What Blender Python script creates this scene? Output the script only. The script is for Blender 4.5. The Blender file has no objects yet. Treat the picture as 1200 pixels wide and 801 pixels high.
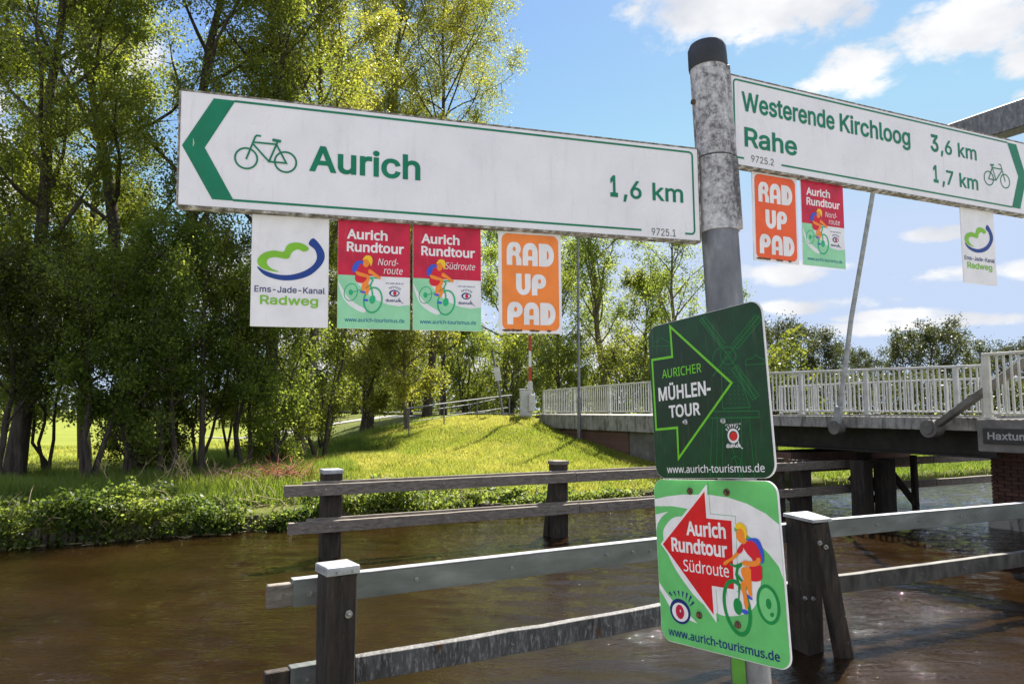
import bpy, bmesh, math, random
import numpy as np
from mathutils import Vector, Matrix
from mathutils.geometry import tessellate_polygon, delaunay_2d_cdt

random.seed(7)
rng = np.random.default_rng(11)
C = bpy.context.scene.collection
scene = bpy.context.scene
rad = math.radians

# ------------------------------------------------------------------ camera, world, sun, exposure
SUN_EL, SUN_AZ = rad(54), rad(26)          # azimuth to the right of the view axis (+Y)
cam_d = bpy.data.cameras.new("camera")
cam_d.sensor_width = 36
cam_d.lens = 36 * 860 / 1200
cam_d.clip_start = 0.05
cam_d.clip_end = 3000
cam = bpy.data.objects.new("camera", cam_d)
cam.location = (0, 0, 2.3)
cam.rotation_euler = (rad(95.2), 0, 0)
C.objects.link(cam)
scene.camera = cam

sun_d = bpy.data.lights.new("sun", 'SUN')
sun_d.energy = 5.0
sun_d.angle = rad(0.5)
sun_d.color = (1.0, 0.94, 0.84)
sun = bpy.data.objects.new("sun", sun_d)
sdir = Vector((math.sin(SUN_AZ) * math.cos(SUN_EL), math.cos(SUN_AZ) * math.cos(SUN_EL), math.sin(SUN_EL)))
sun.rotation_euler = sdir.to_track_quat('Z', 'Y').to_euler()
sun.location = sdir * 60
C.objects.link(sun)

scene.view_settings.view_transform = 'Standard'
scene.view_settings.look = 'None'
scene.view_settings.exposure = 1.42
scene.view_settings.gamma = 1


def build_world():
    w = bpy.data.worlds.new("World")
    scene.world = w
    w.use_nodes = True
    nt = w.node_tree
    N, K = nt.nodes, nt.links
    N.clear()

    def m(op, a, b=None, c=None, clamp=False):
        n = N.new('ShaderNodeMath'); n.operation = op; n.use_clamp = clamp
        for i, v in enumerate((a, b, c)):
            if v is None:
                continue
            if isinstance(v, (int, float)):
                n.inputs[i].default_value = v
            else:
                K.new(v, n.inputs[i])
        return n.outputs[0]
    sky = N.new('ShaderNodeTexSky')
    sky.sky_type = 'NISHITA'
    sky.sun_disc = False
    sky.sun_elevation = SUN_EL
    sky.sun_rotation = SUN_AZ
    sky.air_density = 1.0
    sky.dust_density = 0.2
    sky.ozone_density = 1.6
    tc = N.new('ShaderNodeTexCoord')
    sep = N.new('ShaderNodeSeparateXYZ')
    K.new(tc.outputs['Generated'], sep.inputs[0])
    az = m('ARCTAN2', sep.outputs[0], sep.outputs[1])
    el = m('ARCSINE', sep.outputs[2])
    # (azimuth, elevation, radius az, radius el) of the clouds, radians
    blobs = []

    def px(x, y, rx, ry, s=1.0):
        a = (x - 600) / 860; b = (400 - y) / 860; p = rad(5.2)
        d = Vector((a, math.cos(p) - b * math.sin(p), math.sin(p) + b * math.cos(p))).normalized()
        blobs.append((math.atan2(d.x, d.y), math.asin(d.z), rx / 860, ry / 860, s))
    for b in [(885, -8, 150, 50, 1.1), (800, 0, 70, 26, .7), (975, 8, 56, 32, .8), (1002, 84, 50, 28, .95), (952, 100, 30, 14, .6),
              (1145, 30, 70, 38, 1.0), (1196, 58, 34, 26, .8), (1085, 8, 22, 9, .5), (1200, 112, 16, 10, .6),
              (920, 320, 75, 15, .9), (975, 312, 50, 10, .7), (1100, 273, 38, 10, .8), (1120, 321, 60, 10, .9),
              (1190, 316, 30, 12, .8), (950, 358, 90, 12, .7), (1040, 369, 60, 9, .8), (1150, 374, 70, 9, .7), (1010, 385, 110, 10, .7),
              (130, 70, 60, 40, .8), (30, 215, 70, 45, .9), (60, 350, 120, 60, 1.0), (260, 330, 110, 40, 1.0),
              (430, 380, 140, 70, 1.1), (560, 420, 90, 40, .9), (760, 420, 110, 60, .9), (1320, 200, 90, 60, 1.),
              (-250, 100, 180, 90, 1.0), (-300, 380, 200, 60, 1.0), (1500, 60, 140, 90, 1.0), (1500, 350, 160, 40, 1.)]:
        px(*b)
    for a, e, ra, re in [(-1.6, .5, .3, .14), (-2.4, .35, .35, .12), (2.2, .4, .4, .15), (3.0, .6, .3, .18), (-2.9, .25, .4, .08),
                         (1.5, .25, .3, .08), (.2, 1.0, .4, .12), (-.9, .9, .3, .12), (1.4, .8, .3, .12), (-1.2, .18, .3, .06)]:
        blobs.append((a, e, ra, re, 1.0))
    field = None
    for a, e, ra, re, s in blobs:
        dx = m('MULTIPLY', m('SUBTRACT', az, a), 1 / ra)
        dy = m('MULTIPLY', m('SUBTRACT', el, e), 1 / re)
        v = m('SUBTRACT', s, m('MULTIPLY_ADD', dx, dx, m('MULTIPLY', dy, dy)))
        field = v if field is None else m('MAXIMUM', field, v)
    comb = N.new('ShaderNodeCombineXYZ')
    K.new(az, comb.inputs[0]); K.new(m('MULTIPLY', el, 1.7), comb.inputs[1])
    n1 = N.new('ShaderNodeTexNoise'); n1.inputs['Scale'].default_value = 13; n1.inputs['Detail'].default_value = 9
    n1.inputs['Roughness'].default_value = .62; n1.inputs['Distortion'].default_value = .25
    K.new(comb.outputs[0], n1.inputs['Vector'])
    # cumulus added outside the mapped part, for neutral light on the sign faces
    n3 = N.new('ShaderNodeTexNoise'); n3.inputs['Scale'].default_value = 2.6; n3.inputs['Detail'].default_value = 2
    K.new(tc.outputs['Generated'], n3.inputs['Vector'])
    away = N.new('ShaderNodeMapRange'); away.inputs['From Min'].default_value = .75; away.inputs['From Max'].default_value = 1.1
    K.new(m('ABSOLUTE', az), away.inputs['Value'])
    high = N.new('ShaderNodeMapRange'); high.inputs['From Min'].default_value = .62; high.inputs['From Max'].default_value = .85
    K.new(el, high.inputs['Value'])
    gen = m('MULTIPLY_ADD', n3.outputs['Fac'], 9.0, -4.1)
    field = m('MAXIMUM', field, m('MULTIPLY_ADD', m('MAXIMUM', away.outputs[0], high.outputs[0]), 6.0, m('SUBTRACT', m('MINIMUM', gen, 1.1), 6.0)))
    f = m('ADD', m('MAXIMUM', field, -2.0), m('MULTIPLY', m('SUBTRACT', n1.outputs['Fac'], .5), 3.6))
    mask = N.new('ShaderNodeMapRange'); mask.interpolation_type = 'SMOOTHSTEP'
    mask.inputs['From Min'].default_value = -.12; mask.inputs['From Max'].default_value = .78
    K.new(f, mask.inputs['Value'])
    n2 = N.new('ShaderNodeTexNoise'); n2.inputs['Scale'].default_value = 7; n2.inputs['Detail'].default_value = 4
    K.new(comb.outputs[0], n2.inputs['Vector'])
    ccol = N.new('ShaderNodeValToRGB')
    ccol.color_ramp.elements[0].position = .35; ccol.color_ramp.elements[0].color = (2.75, 2.85, 3.1, 1)
    ccol.color_ramp.elements[1].position = .62; ccol.color_ramp.elements[1].color = (4.0, 4.0, 4.0, 1)
    K.new(n2.outputs['Fac'], ccol.inputs[0])
    # cooler blue towards the zenith as the phone camera records it
    hsv = N.new('ShaderNodeHueSaturation'); hsv.inputs['Saturation'].default_value = 1.15; hsv.inputs['Hue'].default_value = .512
    K.new(sky.outputs[0], hsv.inputs['Color'])
    lim = N.new('ShaderNodeMix'); lim.data_type = 'RGBA'; lim.blend_type = 'DARKEN'; lim.inputs['Factor'].default_value = 1
    lim.inputs['B'].default_value = (2.2, 2.68, 3.55, 1)
    tint = N.new('ShaderNodeMix'); tint.data_type = 'RGBA'; tint.blend_type = 'MULTIPLY'; tint.inputs['Factor'].default_value = 1
    tint.inputs['B'].default_value = (.74, .765, 1.06, 1)
    K.new(hsv.outputs[0], tint.inputs['A'])
    K.new(tint.outputs['Result'], lim.inputs['A'])
    mix = N.new('ShaderNodeMix'); mix.data_type = 'RGBA'
    K.new(mask.outputs[0], mix.inputs['Factor'])
    K.new(lim.outputs['Result'], mix.inputs['A']); K.new(ccol.outputs[0], mix.inputs['B'])
    bg = N.new('ShaderNodeBackground'); bg.inputs['Strength'].default_value = .1
    K.new(mix.outputs['Result'], bg.inputs['Color'])
    out = N.new('ShaderNodeOutputWorld')
    K.new(bg.outputs[0], out.inputs[0])


build_world()

# ------------------------------------------------------------------ frames
TH = rad(27)
UU = Vector((math.cos(TH), math.sin(TH), 0))      # along the canal
VV = Vector((-math.sin(TH), math.cos(TH), 0))     # across it, away from the camera


def W(u, v, z=0.0):
    return UU * u + VV * v + Vector((0, 0, z))


CANAL = Matrix(((UU.x, VV.x, 0, 0), (UU.y, VV.y, 0, 0), (0, 0, 1, 0), (0, 0, 0, 1)))


def smooth(t):
    t = np.clip(t, 0, 1)
    return t * t * (3 - 2 * t)


def terrain(u, v):
    u = np.asarray(u, float); v = np.asarray(v, float)
    sv = np.clip((v - 15.3) / 9.4, 0, 1)
    sv = np.where(sv < 1, sv ** 1.9 * (1.12 - .12 * sv), 1)
    su = smooth((u - 4.3) / 8.7) * (1 - smooth((u - 18.5) / 9))
    far = 1 - smooth((v - 60) / 60)
    wob = .06 * np.sin(u * .9 + 1.3 * np.sin(v * .5)) * np.sin(v * .7 + u * .23) + .03 * np.sin(u * 2.3 + v * 1.1)
    land = .28 + .34 * smooth((v - 15.1) / 1.7) + 1.32 * sv * su * far + wob * smooth((v - 15) / 2) * np.where((u > 12.6) & (u < 18.6) & (v > 23), 0.0, 1.0)
    z = np.where(v >= 15.1, land, -1.2 + 1.48 * smooth((v - 14.75) / .35))
    near = .65 - 1.85 * smooth((v - 2.3) / .5)
    z = np.where(v < 9, near, z)
    return z


# ------------------------------------------------------------------ material helpers
def srgb(r, g, b):
    f = lambda c: (c / 255 / 12.92) if c / 255 <= .04045 else ((c / 255 + .055) / 1.055) ** 2.4
    return (f(r), f(g), f(b))


class NT:
    def __init__(s, name):
        s.m = bpy.data.materials.new(name); s.m.use_nodes = True
        s.nt = s.m.node_tree; s.N = s.nt.nodes; s.K = s.nt.links
        s.b = s.N.get('Principled BSDF'); s.out = s.N.get('Material Output')
        s.tc = None

    def coord(s, kind='Object'):
        if s.tc is None:
            s.tc = s.N.new('ShaderNodeTexCoord')
        return s.tc.outputs[kind]

    def noise(s, scale, detail=4, rough=.55, vec=None, stretch=None, dist=0.0):
        n = s.N.new('ShaderNodeTexNoise')
        n.inputs['Scale'].default_value = scale; n.inputs['Detail'].default_value = detail
        n.inputs['Roughness'].default_value = rough; n.inputs['Distortion'].default_value = dist
        v = vec or s.coord()
        if stretch:
            mp = s.N.new('ShaderNodeMapping'); mp.inputs['Scale'].default_value = stretch
            s.K.new(v, mp.inputs['Vector']); v = mp.outputs[0]
        s.K.new(v, n.inputs['Vector'])
        return n.outputs['Fac']

    def ramp(s, fac, stops):
        r = s.N.new('ShaderNodeValToRGB')
        el = r.color_ramp.elements
        while len(el) < len(stops):
            el.new(.5)
        for e, (p, c) in zip(el, stops):
            e.position = p
            e.color = (*c, 1) if len(c) == 3 else c
        s.K.new(fac, r.inputs[0])
        return r.outputs[0]

    def mix(s, fac, a, b, mode='MIX'):
        n = s.N.new('ShaderNodeMix'); n.data_type = 'RGBA'; n.blend_type = mode
        for k, v in (('Factor', fac), ('A', a), ('B', b)):
            if isinstance(v, (int, float)):
                n.inputs[k].default_value = v
            elif isinstance(v, tuple):
                n.inputs[k].default_value = (*v, 1)
            else:
                s.K.new(v, n.inputs[k])
        return n.outputs['Result']

    def math(s, op, a, b=None, clamp=False):
        n = s.N.new('ShaderNodeMath'); n.operation = op; n.use_clamp = clamp
        for i, v in enumerate((a, b)):
            if v is None:
                continue
            if isinstance(v, (int, float)):
                n.inputs[i].default_value = v
            else:
                s.K.new(v, n.inputs[i])
        return n.outputs[0]

    def bump(s, h, strength=.3, dist=.01):
        n = s.N.new('ShaderNodeBump'); n.inputs['Strength'].default_value = strength
        n.inputs['Distance'].default_value = dist
        s.K.new(h, n.inputs['Height']); s.K.new(n.outputs[0], s.b.inputs['Normal'])

    def col(s, c):
        if isinstance(c, tuple):
            s.b.inputs['Base Color'].default_value = (*c, 1)
        else:
            s.K.new(c, s.b.inputs['Base Color'])

    def set(s, rough=None, metal=None, spec=None):
        if rough is not None:
            if isinstance(rough, (int, float)):
                s.b.inputs['Roughness'].default_value = rough
            else:
                s.K.new(rough, s.b.inputs['Roughness'])
        if metal is not None:
            s.b.inputs['Metallic'].default_value = metal
        if spec is not None:
            s.b.inputs['Specular IOR Level'].default_value = spec


def print_mat(name, c, rough=.35, wear=.06):
    n = NT(name)
    f = n.noise(22, 5)
    dk = tuple(x * (1 - wear * 2.4) for x in c)
    base = n.ramp(f, [(.3, dk), (.62, c)])
    st = n.noise(30, 5, .65, stretch=(3.5, .35, 1))          # faint run marks down the face
    sp = n.noise(260, 2, .5)
    base = n.mix(n.math('MULTIPLY', n.ramp(st, [(.56, (0, 0, 0)), (.75, (1, 1, 1))]), wear * 2.2), base, (.16, .15, .12))
    base = n.mix(n.math('MULTIPLY', n.ramp(sp, [(.68, (0, 0, 0)), (.74, (1, 1, 1))]), wear * 3), base, (.10, .09, .07))
    n.col(base); n.set(rough, spec=.35)
    return n.m


def simple(name, c1, c2, scale=8, rough=.7, metal=0., bump=.2, bd=.01, stretch=None, detail=5, lo=.35, hi=.65, spec=None):
    n = NT(name)
    f = n.noise(scale, detail, stretch=stretch)
    n.col(n.ramp(f, [(lo, c1), (hi, c2)])); n.set(rough, metal, spec)
    if bump:
        n.bump(n.noise(scale * 3, 6, stretch=stretch), bump, bd)
    return n.m


M = {}
# enamelled white sign board with grime along its edges and specks
n = NT('white_sign_enamel')
spk = n.ramp(n.noise(150, 3, .6), [(.70, (0, 0, 0)), (.76, (1, 1, 1))])
blot = n.noise(9, 5, .6)
base = n.ramp(blot, [(.3, (.74, .72, .78)), (.65, (.82, .80, .855))])
run = n.ramp(n.noise(26, 6, .7, stretch=(3, .3, 1)), [(.54, (0, 0, 0)), (.74, (1, 1, 1))])
base = n.mix(n.math('MULTIPLY', run, .16), base, (.22, .21, .17))
n.col(n.mix(n.math('MULTIPLY', spk, .35), base, (.22, .20, .17)))
n.set(n.ramp(n.noise(14, 4), [(.3, (.22,) * 3), (.7, (.36,) * 3)]), spec=.5)
M['enamel'] = n.m
n = NT('grimy_sign_edge')
n.col(n.ramp(n.noise(60, 6, .7), [(.35, (.035, .03, .022)), (.5, (.2, .18, .14)), (.66, (.6, .58, .55))])); n.set(.8)
n.bump(n.noise(300, 3), .4, .002)
M['edge'] = n.m
n = NT('sleeve_lichen')
f = n.noise(75, 9, .78); g = n.noise(11, 5, .6, stretch=(1, 1, .5))
s_ = n.math('ADD', f, n.math('MULTIPLY', n.math('SUBTRACT', g, .46), .8))
n.col(n.ramp(s_, [(.34, (.06, .055, .06)), (.46, (.16, .15, .16)), (.56, (.38, .37, .39)), (.70, (.62, .61, .63))])); n.set(.62)
n.bump(n.noise(160, 5), .5, .003)
M['lichen'] = n.m
n = NT('galvanised_pole')
n.col(n.ramp(n.noise(16, 6, .65, stretch=(1, 1, .45)), [(.32, (.11, .115, .13)), (.55, (.2, .205, .225)), (.72, (.34, .34, .36))])); n.set(.45, .55)
n.bump(n.noise(90, 4), .2, .002)
M['galv'] = n.m
M['cap_black'] = simple('black_rubber_cap', (.012, .013, .016), (.03, .032, .038), 20, .55)
M['dgreen'] = print_mat('traffic_green_print', srgb(0, 122, 90), .35, .08)
M['green_b'] = print_mat('number_grey_print', srgb(90, 100, 95), .5)
M['white_p'] = print_mat('white_print', (.82, .80, .83), .35)
M['plate_white'] = print_mat('white_plate_enamel', (.80, .785, .83), .35, .05)
M['navy'] = print_mat('navy_print', srgb(22, 62, 140))
M['navy2'] = print_mat('dark_blue_print', srgb(18, 42, 110))
M['lime'] = print_mat('lime_print', srgb(128, 190, 50))
M['red'] = print_mat('raspberry_print', srgb(205, 30, 68), .35, .14)
M['mint'] = print_mat('mint_print', srgb(150, 214, 172))
M['orange'] = print_mat('orange_print', srgb(245, 138, 62), .4, .06)
M['orange2'] = print_mat('deep_orange_print', srgb(240, 98, 52), .4, .06)
M['skin'] = print_mat('print_skin_orange', srgb(245, 140, 50))
M['shirt'] = print_mat('print_shirt_red', srgb(215, 32, 52))
M['yellow'] = print_mat('print_yellow', srgb(250, 200, 40))
M['pblue'] = print_mat('print_blue', srgb(60, 90, 210))
M['bikegreen'] = print_mat('print_bike_green', srgb(40, 175, 120))
M['bikegreen2'] = print_mat('print_bike_dark_green', srgb(25, 140, 70))
M['wheel_in'] = print_mat('print_wheel_pale_green', srgb(120, 205, 130))
M['teal_txt'] = print_mat('print_url_teal', srgb(20, 110, 140))
M['forest'] = print_mat('forest_green_print', srgb(8, 62, 36), .3, .15)
M['forest_arrow'] = print_mat('forest_dark_arrow_print', srgb(6, 44, 26), .3, .12)
M['forest_line'] = print_mat('mill_line_print', srgb(14, 112, 54), .3)
M['arrow_green'] = print_mat('arrow_lime_print', srgb(110, 196, 40), .3)
M['leafgreen'] = print_mat('fresh_green_print', srgb(104, 192, 112), .3, .06)
M['arrow_red'] = print_mat('arrow_red_print', srgb(215, 28, 36), .3, .08)
M['paleline'] = print_mat('pale_green_line_print', srgb(170, 205, 175), .4)
M['rust'] = simple('rusty_bolt', (.06, .035, .02), (.22, .13, .08), 120, .7, .3)
M['steelbolt'] = simple('steel_bolt', (.25, .25, .26), (.6, .6, .62), 60, .35, .8)
M['strip'] = simple('green_reflection_tone', srgb(58, 118, 22), srgb(72, 138, 30), 20, .5, bump=.05)  # colour of the green reflection on the pole
M['plate_back'] = simple('plate_back_aluminium', (.5, .5, .51), (.62, .62, .63), 20, .4, .6)

n = NT('tarred_timber')
f = n.noise(3, 6, .65, stretch=(6, 6, .8)); g = n.noise(30, 5, .7, stretch=(2, 2, .4))
n.col(n.mix(n.ramp(g, [(.62, (0, 0, 0)), (.74, (1, 1, 1))]), n.ramp(f, [(.35, (.012, .010, .008)), (.6, (.05, .036, .026)), (.75, (.11, .085, .06))]), (.2, .17, .14))); n.set(.75)
n.bump(n.noise(12, 6, .7, stretch=(6, 6, .5)), .6, .02)
M['tar'] = n.m
n = NT('weathered_rail_timber')
f = n.noise(2.4, 7, .7, stretch=(1, 6, 14)); g = n.noise(18, 5, .7)
n.col(n.mix(n.ramp(g, [(.6, (0, 0, 0)), (.7, (1, 1, 1))]), n.ramp(f, [(.3, (.085, .07, .055)), (.5, (.20, .172, .14)), (.72, (.33, .295, .25))]), (.09, .065, .045))); n.set(.8)
n.bump(f, .5, .01)
M['rail'] = n.m
n = NT('wet_rail_timber')
f = n.noise(3, 7, .7, stretch=(3, 3, 1)); g = n.noise(40, 5, .75, stretch=(1, 1, .25)); h = n.noise(5, 4)
n.col(n.mix(n.ramp(h, [(.62, (0, 0, 0)), (.7, (1, 1, 1))]), n.mix(n.ramp(g, [(.50, (0, 0, 0)), (.66, (1, 1, 1))]), n.ramp(f, [(.35, (.04, .038, .036)), (.6, (.11, .108, .105))]), (.30, .30, .29)), (.10, .05, .02))); n.set(.6)
n.bump(g, .4, .006)
M['rail_wet'] = n.m
n = NT('galvanised_cladding')
f = n.noise(2.2, 6, .6, stretch=(1, 1, 3)); g = n.noise(25, 4, .6)
n.col(n.mix(n.math('MULTIPLY', g, .3), n.ramp(f, [(.3, (.12, .135, .132)), (.55, (.21, .228, .225)), (.75, (.33, .345, .345))]), (.2, .21, .2))); n.set(.42, .35)
n.bump(g, .08, .004)
M['clad'] = n.m
M['rail_shaded'] = simple('shade_toned_rail', (.045, .042, .036), (.12, .115, .10), 4, .6, .1, bump=.3, stretch=(2, 2, 1))  # right-hand lower rail, its backlit shade put into the darker colour
M['capmetal'] = simple('zinc_cap', (.30, .31, .33), (.50, .51, .53), 9, .38, .25, bump=.05)
M['rail_white'] = simple('white_railing_paint', (.50, .50, .475), (.70, .70, .675), 3, .45, bump=.03)
M['rail_cream'] = simple('cream_railing_paint', (.52, .50, .42), (.72, .70, .62), 4, .5, bump=.03)
M['rail_grey'] = simple('galvanised_handrail', (.13, .135, .14), (.22, .225, .23), 10, .6, .1, bump=.05)
n = NT('weathered_concrete')
f = n.noise(1.6, 8, .7); g = n.noise(6, 6, .7, stretch=(1, 1, .25)); h = n.noise(30, 4, .6)
a = n.ramp(f, [(.3, (.16, .15, .135)), (.5, (.33, .32, .295)), (.7, (.44, .43, .40))])
n.col(n.mix(n.ramp(g, [(.48, (0, 0, 0)), (.62, (.9, .9, .9))]), a, (.085, .08, .07))); n.set(.85)
n.bump(h, .3, .01)
M['conc'] = n.m
n = NT('concrete_dark')
f = n.noise(2.2, 8, .7)
n.col(n.ramp(f, [(.3, (.08, .075, .066)), (.6, (.19, .18, .165)), (.75, (.30, .28, .25))])); n.set(.85)
n.bump(n.noise(30, 4, .6), .3, .01)
M['conc_d'] = n.m
M['girder'] = simple('dark_steel_girder', (.012, .012, .012), (.03, .027, .024), 5, .6, .2)
M['asphalt'] = simple('asphalt', (.04, .04, .042), (.075, .073, .07), 20, .9)
M['path'] = simple('grey_gravel_path', (.22, .21, .20), (.34, .33, .31), 12, .9)
n = NT('red_brickwork')
bt = n.N.new('ShaderNodeTexBrick')
for k, v in (('Scale', 1.0), ('Mortar Size', .008), ('Brick Width', .25), ('Row Height', .075)):
    bt.inputs[k].default_value = v
bt.inputs['Color1'].default_value = (.15, .075, .055, 1); bt.inputs['Color2'].default_value = (.095, .05, .04, 1); bt.inputs['Mortar'].default_value = (.16, .13, .11, 1)
mp = n.N.new('ShaderNodeMapping'); mp.inputs['Rotation'].default_value = (rad(90), 0, rad(90))
n.K.new(n.coord(), mp.inputs[0]); n.K.new(mp.outputs[0], bt.inputs['Vector'])
n.col(n.mix(.3, bt.outputs['Color'], n.ramp(n.noise(2, 5), [(.3, (.06, .04, .03)), (.7, (.25, .13, .09))]))); n.set(.85)
M['brickwork'] = n.m
n = NT('single_brick')
oi = n.N.new('ShaderNodeObjectInfo')
n.col(n.mix(.35, n.ramp(oi.outputs['Random'], [(0, (.06, .028, .022)), (.5, (.11, .048, .035)), (1, (.16, .072, .05))]), n.ramp(n.noise(9, 5), [(.35, (.05, .03, .025)), (.7, (.24, .12, .09))]))); n.set(.85)
n.bump(n.noise(50, 4), .4, .006)
M['brick'] = n.m
M['mortar'] = simple('mortar', (.09, .08, .07), (.17, .15, .13), 12, .9)
M['plaque'] = simple('black_name_plaque', (.02, .02, .02), (.04, .04, .038), 20, .5, bump=0)
M['plaque_txt'] = print_mat('plaque_letter_grey', (.42, .42, .41), .5)
M['cabinet'] = simple('light_grey_cabinet', (.48, .48, .46), (.6, .6, .58), 6, .5, bump=.04)
M['mast_red'] = simple('barrier_red', (.35, .03, .025), (.5, .05, .035), 10, .4, bump=0)
M['mast_white'] = simple('barrier_white', (.65, .65, .64), (.8, .8, .78), 10, .4, bump=0)
M['twig'] = simple('dead_twigs', (.14, .06, .035), (.34, .2, .13), 5, .8, bump=0)
M['twig_red'] = simple('dead_red_twigs', (.26, .06, .03), (.42, .13, .07), 5, .8, bump=0)
M['debris'] = simple('floating_straw', (.2, .15, .07), (.4, .32, .18), 9, .8, bump=0)
M['stake'] = simple('old_stakes', (.035, .027, .02), (.12, .095, .07), 6, .9, stretch=(4, 4, .6))
n = NT('tree_bark')
f = n.noise(5, 7, .7, stretch=(3, 3, .6))
n.col(n.ramp(f, [(.32, (.022, .018, .014)), (.55, (.07, .056, .042)), (.75, (.14, .12, .09))])); n.set(.9)
n.bump(f, .8, .04)
M['bark'] = n.m
M['bark_pale'] = simple('pale_bark', (.08, .062, .042), (.20, .165, .12), 5, .9, bump=.6, bd=.03, stretch=(3, 3, .6))


def leaf_mat(name, a, b, ta, tb, tw=.5):
    n = NT(name)
    at = n.N.new('ShaderNodeAttribute'); at.attribute_name = 'tint'
    c = n.ramp(at.outputs['Fac'], [(0, a), (1, b)])
    t = n.ramp(at.outputs['Fac'], [(0, ta), (1, tb)])
    n.col(c); n.set(.45, spec=.35)
    tr = n.N.new('ShaderNodeBsdfTranslucent'); n.K.new(t, tr.inputs[0])
    mx = n.N.new('ShaderNodeMixShader'); mx.inputs[0].default_value = tw
    n.K.new(n.b.outputs[0], mx.inputs[1]); n.K.new(tr.outputs[0], mx.inputs[2])
    n.K.new(mx.outputs[0], n.out.inputs[0])
    return n.m


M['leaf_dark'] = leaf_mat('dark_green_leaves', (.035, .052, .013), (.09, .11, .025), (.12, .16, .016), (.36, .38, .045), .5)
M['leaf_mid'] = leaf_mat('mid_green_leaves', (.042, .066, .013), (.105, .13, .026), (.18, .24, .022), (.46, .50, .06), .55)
M['leaf_yellow'] = leaf_mat('yellow_green_leaves', (.07, .085, .018), (.15, .15, .03), (.24, .28, .03), (.56, .54, .07), .6)
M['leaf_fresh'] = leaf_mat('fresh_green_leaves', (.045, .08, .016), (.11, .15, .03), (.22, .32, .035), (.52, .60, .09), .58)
M['leaf_far'] = leaf_mat('far_olive_leaves', (.03, .04, .016), (.07, .08, .028), (.06, .08, .02), (.14, .16, .035), .4)
M['leaf_bank'] = leaf_mat('bank_herb_leaves', (.05, .085, .018), (.13, .17, .04), (.16, .24, .03), (.42, .50, .08), .5)
M['blade'] = leaf_mat('grass_blades', (.10, .15, .022), (.30, .30, .07), (.35, .44, .04), (.70, .66, .13), .46)
M['blade_g'] = leaf_mat('green_grass_blades', (.055, .10, .018), (.14, .19, .035), (.20, .30, .03), (.42, .52, .07), .45)

n = NT('grass_ground')
f = n.noise(.5, 6, .65); g = n.noise(9, 5, .7); h = n.noise(.05, 3)
a = n.ramp(g, [(.3, (.07, .085, .018)), (.55, (.14, .16, .03)), (.75, (.22, .20, .06))])
b = n.ramp(f, [(.35, (.055, .09, .02)), (.65, (.15, .145, .04))])
n.col(n.mix(.5, a, b)); n.set(.9, spec=.1)
n.bump(n.noise(25, 5, .7), .6, .05)
M['ground'] = n.m
n = NT('meadow_ground')
n.col(n.mix(.5, n.ramp(n.noise(.18, 6, .7), [(.3, (.13, .18, .025)), (.7, (.27, .28, .04))]), n.ramp(n.noise(6, 5, .7), [(.3, (.10, .14, .02)), (.7, (.24, .25, .04))]))); n.set(.9, spec=.1)
M['meadow'] = n.m

n = NT('canal_water')
pos = n.N.new('ShaderNodeNewGeometry').outputs['Position']
mp = n.N.new('ShaderNodeMapping'); mp.inputs['Rotation'].default_value = (0, 0, -TH + .35); mp.inputs['Scale'].default_value = (.6, 1.7, 1)
n.K.new(pos, mp.inputs[0])
w1 = n.noise(7, 3, .55, vec=mp.outputs[0], dist=.6)
w2 = n.noise(22, 4, .6, vec=mp.outputs[0], dist=.4)
w3 = n.noise(.35, 2, .5, vec=pos)
hh = n.math('ADD', n.math('MULTIPLY', w1, 1.0), n.math('MULTIPLY', w2, .42))
amp = n.N.new('ShaderNodeMapRange'); amp.inputs['From Min'].default_value = .35; amp.inputs['From Max'].default_value = .65
amp.inputs['To Min'].default_value = .4; amp.inputs['To Max'].default_value = 1.25
n.K.new(w3, amp.inputs['Value'])
n.bump(n.math('MULTIPLY', hh, amp.outputs[0]), 1.0, .018)
n.col(n.ramp(n.noise(.7, 4, .6, vec=pos), [(.35, (.012, .0062, .002)), (.65, (.022, .0118, .0038))]))
n.set(.02, spec=.5); n.b.inputs['IOR'].default_value = 1.40
M['water'] = n.m


# ------------------------------------------------------------------ object helpers
def tag(o, label=None, cat=None, group=None, kind=None):
    if label: o['label'] = label
    if cat: o['category'] = cat
    if group: o['group'] = group
    if kind: o['kind'] = kind
    return o


def empty(name, mat4=None, loc=None, label=None, cat=None, group=None):
    o = bpy.data.objects.new(name, None)
    o.empty_display_size = .2
    C.objects.link(o)
    if mat4 is not None:
        o.matrix_world = mat4
    if loc is not None:
        o.location = loc
    return tag(o, label, cat, group)


def link(name, me, parent=None, loc=None):
    o = bpy.data.objects.new(name, me)
    C.objects.link(o)
    if parent is not None:
        o.parent = parent
    if loc is not None:
        o.location = loc
    return o


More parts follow.
